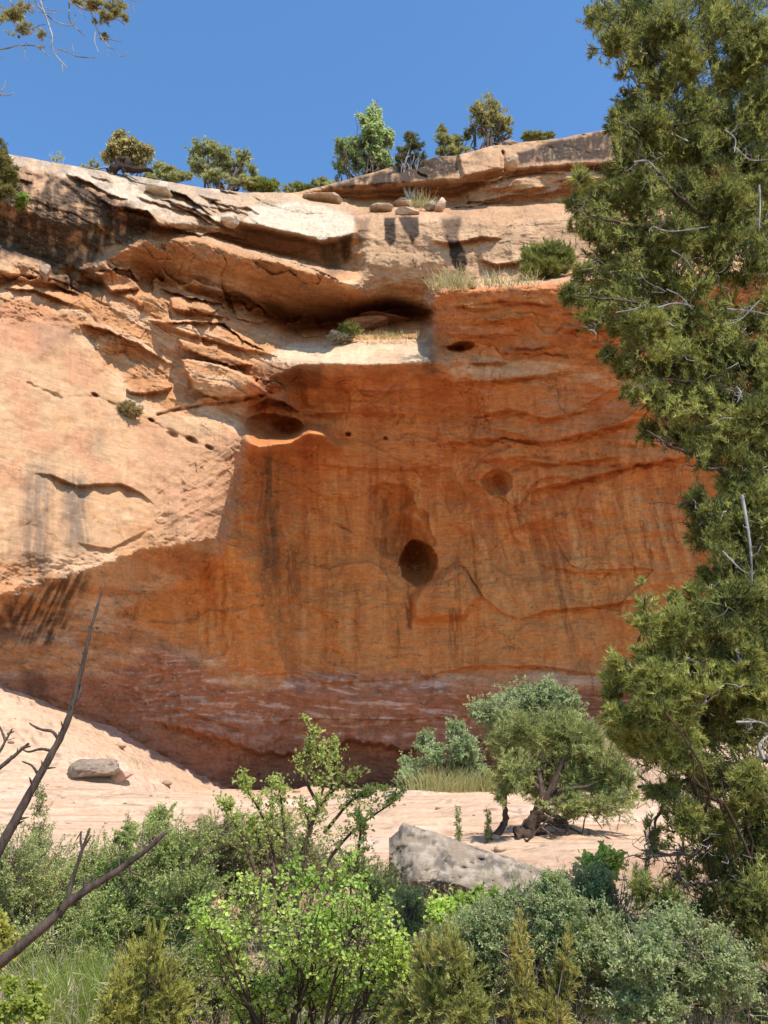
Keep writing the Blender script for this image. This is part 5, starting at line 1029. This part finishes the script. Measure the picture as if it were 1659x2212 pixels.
rim_plant('dead_brush', 'bare dead twigs sticking up on the far left of the rim', 'brush', 118, [(108,335,8,10),(128,338,10,12),(120,348,14,8)], 8, RJ, seed=143, sr=.02, parts=('stem', 'foliage'), bare=50, wood='grey')
for _i, (_x, _n, _l, _d) in enumerate(((190, 40, 'scraggly dry twigs between the dead stump and the left end of the rim', 0), (335, 60, 'low scrub right of the yellowish bush on the left rim', 1), (610, 40, 'thin straw stems on the rim at the left of the gap', 0), (690, 90, 'low dark scrub at the left foot of the trees beside the slender one', 1))):
    _y = float(np.interp(_x, CL_X, CL_PY[0])); rim_plant('rim_brush', _l, 'brush', _x, [(_x - 12, _y - 6, 12, 8), (_x + 8, _y - 9, 12, 10), (_x + 22, _y - 4, 12, 6)], _n if _d else 14, RJ, seed=170 + _i, sr=.02, parts=('stem', 'foliage'), bare=60, back=.4, gap=-.6)
def dead_log():
    rng = np.random.default_rng(144); b = Bag(); p = rim_pt(255, -.05)
    root = thing('dead_log', p, 'blackened dead stump with pale sprawling roots on the left rim', 'stump')
    c = lambda x, y: at(x, y, p[1] - .25)
    tube(b, curve([c(236, 372), c(252, 360), c(262, 345), c(276, 348), c(268, 372)], 20), np.linspace(.16, .1, 20), 8, (.6, .5, .45), .4, rng)
    tube(b, curve([c(262, 360), c(290, 368), c(320, 366), c(330, 372)], 14), np.linspace(.14, .05, 14), 7, (.55, .45, .4), .3, rng)
    b.build('stump', MATS['dead'], root); g = Bag()
    for pts in (([(250, 368), (225, 362), (205, 365), (172, 352)]), ([(240, 372), (222, 378), (215, 388)]), ([(244, 374), (230, 384), (228, 392)]), ([(265, 372), (280, 380), (300, 392)]), ([(180, 356), (172, 364), (176, 368)])):
        tube(g, curve([c(*q) for q in pts], 12), np.linspace(.05, .02, 12), 6, None, .2, rng)
    g.build('root', MATS['grey'], root)
dead_log()
# plants on the ledges
def ledge_plant(name, label, cat, px, py, rows, n, par, seed, out=.15, style='blade', mat='juniper', **k):
    p = on_cliff(px, py); p[1] -= out
    return plant(name, label, cat, p, rows, p[1], n, par, style, mat, k.pop('wood', 'twig'), None, seed, .2, .02, ('stem', 'foliage'), **k)
EPH = dict(RJ, L=.16, W=.022, rise=1.1, along=1.1, tl=.6, c0=(.12, .15, .03), c1=(.30, .31, .08), hole=.8)
ledge_plant('green_bush', 'rounded yellow-green bush on the high ledge beside the tall juniper', 'bush', 1190, 600, [(1150,560,24,24),(1185,548,36,20),(1215,560,24,26),(1180,580,40,20),(1145,590,22,14)], 1500, EPH, 151, .5, gap=-.5, bare=260)
ledge_plant('green_bush', 'small bright green bush on the sunlit middle ledge', 'bush', 756, 738, [(756,714,20,13),(748,724,16,9)], 420, dict(EPH, L=.10, W=.016, tl=.3), 152, .3, gap=-.6)
ledge_plant('grey_bush', 'pale grey bush in front of the green one on the middle ledge', 'bush', 735, 742, [(738,732,18,8),(720,730,12,6)], 220, dict(EPH, L=.09, W=.014, tl=.3, c0=(.26, .24, .15), c1=(.45, .42, .28)), 153, .5, gap=-.6)
ledge_plant('straw_bush', 'straw-coloured tuft growing from the joint in the sunlit left wall', 'bush', 282, 896, [(278,882,20,11),(286,890,18,10)], 500, dict(EPH, L=.10, W=.016, tl=.3, c0=(.26, .20, .08), c1=(.46, .37, .17)), 154, .25, gap=-.6)
ledge_plant('leafy_sprig', 'bright green sprig hanging under the dark juniper at the left edge', 'sprig', 46, 440, [(48,428,9,8),(44,440,6,6)], 70, dict(RL, L=.12, c0=(.16, .24, .04), c1=(.34, .42, .10)), 155, .3, 'leaf', 'small', gap=-.8)
for i, (px, py, lab, L) in enumerate(((958, 632, 'pale grass tuft at the left corner of the butte top', .75), (988, 629, 'second pale grass tuft from the left corner of the butte', .85), (1045, 627, 'short straw grass in the middle of the butte top', .5), (1105, 622, 'straw grass between the rock and the round bush on the butte', .6), (800, 738, 'thin dry grass along the middle of the sunlit ledge', .3), (860, 738, 'thin dry grass at the right end of the sunlit ledge', .3), (910, 455, 'green grass tuft among the loose slabs on the shelf', .8))):
    p = on_cliff(px, py); w = .7 if 1 < i < 6 else .3
    q = [p + np.array((d, -.25, .02)) for d in np.linspace(-w, w, 5)]
    grass('grass_tuft', lab, 'grass', q, 170, L * .75, .022, (.28, .26, .08), (.55, .47, .24), 160 + i, 'grass tufts on the ledges', .7, .22)

# ------------------------------------------------------------------ loose rocks
def rock(name, label, cat, c, r, seed, col, mat=None, facets=9, group=None, rot=0., amp=.10, parts=None, cut=.75, tex=None):
    """boulder: a ball cut by random planes, then roughened"""
    rng = np.random.default_rng(seed); nu, nv = 64, 96
    i = np.linspace(0, np.pi, nu)[:, None]; j = np.linspace(0, 2 * np.pi, nv, endpoint=False)[None]
    S = np.stack([np.sin(i) * np.cos(j), np.sin(i) * np.sin(j), np.cos(i) + 0 * j], -1).reshape(-1, 3)
    R = np.full(len(S), 1.0)
    for q in range(facets):
        n = rdir(1, rng)[0]; h = rng.uniform(cut, .95); d = S @ n; R = np.where(d > 1e-3, np.minimum(R, h / np.maximum(d, 1e-3)), R)
    S = S * R[:, None]; S = S * (1 + amp * fbm3(S * 1.6 + seed, 4, 7) + .035 * fbm3(S * 7 + seed, 3, 8))[:, None]
    S = np.sign(S) * np.abs(S) ** .9
    V = S * np.asarray(r); cr, sr_ = math.cos(rot), math.sin(rot); V = np.stack([V[:, 0] * cr + V[:, 2] * sr_, V[:, 1], -V[:, 0] * sr_ + V[:, 2] * cr], -1)
    V = V + np.asarray(c); a, e = np.meshgrid(np.arange(nu - 1), np.arange(nv), indexing='ij'); e2 = (e + 1) % nv
    F = np.stack([a * nv + e, (a + 1) * nv + e, (a + 1) * nv + e2, a * nv + e2], -1).reshape(-1, 4)
    t = fbm3(S * 3 + seed, 4, 9); t2 = fbm3(S * 9 + seed, 3, 10)
    C = np.asarray(col) * (1 + .35 * t + .25 * t2)[:, None]
    if tex is not None: m = sstep(.02, .3, t + .5 * t2)[:, None]; C = C * (1 - m) + np.asarray(tex) * m
    o = mesh_obj(name, V, [F], mat or M_BOULDER, None, np.clip(C, .02, .8)); tag(o, label, cat, group); return o
def boulder():
    Y = 10.6; o = []
    # long wedge: sharp crest falling to the right, undercut at the left
    top = [(840,1812),(870,1782),(905,1790),(960,1806),(1020,1826),(1080,1848),(1140,1868),(1200,1890),(1235,1912)]
    bot = [(840,1880),(870,1945),(905,1952),(960,1952),(1020,1956),(1080,1962),(1140,1966),(1200,1962),(1235,1950)]
    nu, nv = 120, 60; tx = np.linspace(0, 1, nu); T = np.array([np.interp(tx * 8, np.arange(9), [q[k] for q in top]) for k in (0, 1)]).T; Bq = np.array([np.interp(tx * 8, np.arange(9), [q[k] for q in bot]) for k in (0, 1)]).T
    V = np.empty((nu, nv, 3))
    prof = np.array([(0, .0, 1.6), (.02, .0, .9), (.04, 0, .55), (.0, .0, .0), (.25, 0, -.28), (.5, 0, -.5), (.72, 0, -.66), (.8, 0, -.55), (.82, 0, .0), (1.5, 0, .3), (1.6, 0, 1.6)])
    s = np.linspace(0, 1, nv); f = np.interp(s, np.linspace(0, 1, 11), prof[:, 0]); dd = np.interp(s, np.linspace(0, 1, 11), prof[:, 2])
    for a in range(nu):
        w = min(1, .25 + 3 * min(tx[a], 1 - tx[a])); px = T[a, 0] + (Bq[a, 0] - T[a, 0]) * f; py = T[a, 1] + (Bq[a, 1] - T[a, 1]) * f
        V[a] = at(px, py, Y + .25 * tx[a] + dd * w)
    V = V.reshape(-1, 3); n = fbm3(V * 2.2, 5, 301); n2 = fbm3(V * 9, 4, 302); pit = sstep(.18, .45, fbm3(V * np.array((5, 5, 8)), 3, 303))
    V[:, 1] += .16 * n + .05 * n2 + .05 * pit; V[:, 2] += .07 * n + .02 * n2
    i, j = np.meshgrid(np.arange(nu - 1), np.arange(nv - 1), indexing='ij')
    F = np.stack([i * nv + j, i * nv + j + 1, (i + 1) * nv + j + 1, (i + 1) * nv + j], -1).reshape(-1, 4)[:, ::-1]
    caps = [np.array([[0, nv // 3, 2 * nv // 3, nv - 1]]), np.array([[(nu - 1) * nv, (nu - 1) * nv + nv // 3, (nu - 1) * nv + 2 * nv // 3, nu * nv - 1]])]
    C = np.empty(V.shape); C[:] = (.24, .18, .125); m = sstep(-.1, .35, n2 + .5 * n)[:, None]; C = C * (1 - m * .6) + np.array((.32, .26, .20)) * m * .75
    m = sstep(.08, .3, fbm3(V * 4.1, 5, 304) + .35 * fbm3(V * 17, 3, 306))[:, None]; C = C * (1 - m * .8) + np.array((.10, .08, .065)) * m * .8
    o = mesh_obj('boulder', V, [F] + caps, M_BOULDER, None, np.clip(C, .02, .8)); tag(o, 'long grey lichen-stained boulder undercut at its left end, behind the blue-green shrub', 'boulder')
boulder()
p = ground_hit(205, 1678) + (0, 0, .16)
rock('stone_block', 'grey lichened block lying on the sunlit slickrock ramp', 'rock', p, (.60, .5, .30), 3, (.30, .22, .155), rot=-.22, cut=.5, facets=12, tex=(.17, .12, .09))
p = ground_hit(254, 1684) + (0, 0, .1); rock('stone_block', 'pink wedge of rock leaning on the right of the grey block', 'rock', p, (.34, .34, .27), 5, (.55, .36, .25), rot=.5, cut=.45, facets=9)
def ledge_rock(label, px, py, rx, ry, seed, col=(.50, .33, .21), rot=0., out=.1, rz=1.0, **k):
    p = on_cliff(px, py + ry * .6); Y = p[1] - out; m = Y / FPX * 1.1; rock('loose_rock', label, 'rock', at(px, py, Y), (rx * m, .5 * (rx + ry) * m * rz, ry * m), seed, col, M_CLIFF, 10, 'loose rocks on the ledges', rot, .08, None, .5, **k)
ledge_rock('rounded boulder leaning in the notch of the upper rim band', 1105, 349, 20, 24, 11, (.47, .30, .18))
ledge_rock('flat slab lying on the rim under the gnarled juniper', 1104, 313, 24, 7, 12, (.42, .31, .22), .1, -.2)
ledge_rock('flat pale slab second from the left on the shelf', 880, 458, 30, 9, 13, (.55, .38, .25))
ledge_rock('flat brown slab at the left end of the shelf stack', 826, 452, 32, 10, 14, (.42, .29, .19))
ledge_rock('tilted layered slab leaning behind the flat ones on the shelf', 872, 438, 28, 11, 15, (.48, .32, .2), .35, .15)
ledge_rock('pointed slab standing upright right of the grass on the shelf', 952, 444, 11, 22, 16, (.56, .40, .27), .5)
ledge_rock('dark slab leaning left of the pointed one on the shelf', 932, 448, 16, 14, 17, (.36, .27, .2), -.4)
ledge_rock('low brown rock on the rim left of the upper dark band', 700, 430, 52, 14, 18, (.46, .32, .21), .12, -.3)
ledge_rock('small pale stone beside the bushes on the sunlit ledge', 722, 720, 16, 7, 19, (.55, .44, .34), .1, .3)
ledge_rock('reddish slab at the back of the sunlit ledge', 790, 702, 56, 12, 20, (.44, .23, .12), -.12, .4)
ledge_rock('low red rock in front of the dark recess on the ledge', 830, 690, 60, 9, 21, (.40, .21, .11), .05, .8)
#ledge_rock('bright pinkish rock wedged at the far left of the wall', 40, 572, 66, 25, 22, (.56, .36, .22), .08, .25)
ledge_rock('grey cube of rock beside the pinkish one at the left', 98, 590, 14, 22, 23, (.34, .22, .14), .1, .35)
ledge_rock('round stone on the butte top among the grass', 1020, 618, 12, 8, 24, (.5, .36, .24), 0, .3)
ledge_rock('thin pale slab jutting from the rim at the left of the gap', 345, 413, 36, 8, 25, (.55, .42, .30), .22, .5)
ledge_rock('pale block at the broken right end of the upper slab', 500, 478, 26, 14, 26, (.58, .44, .31), .3, .5)
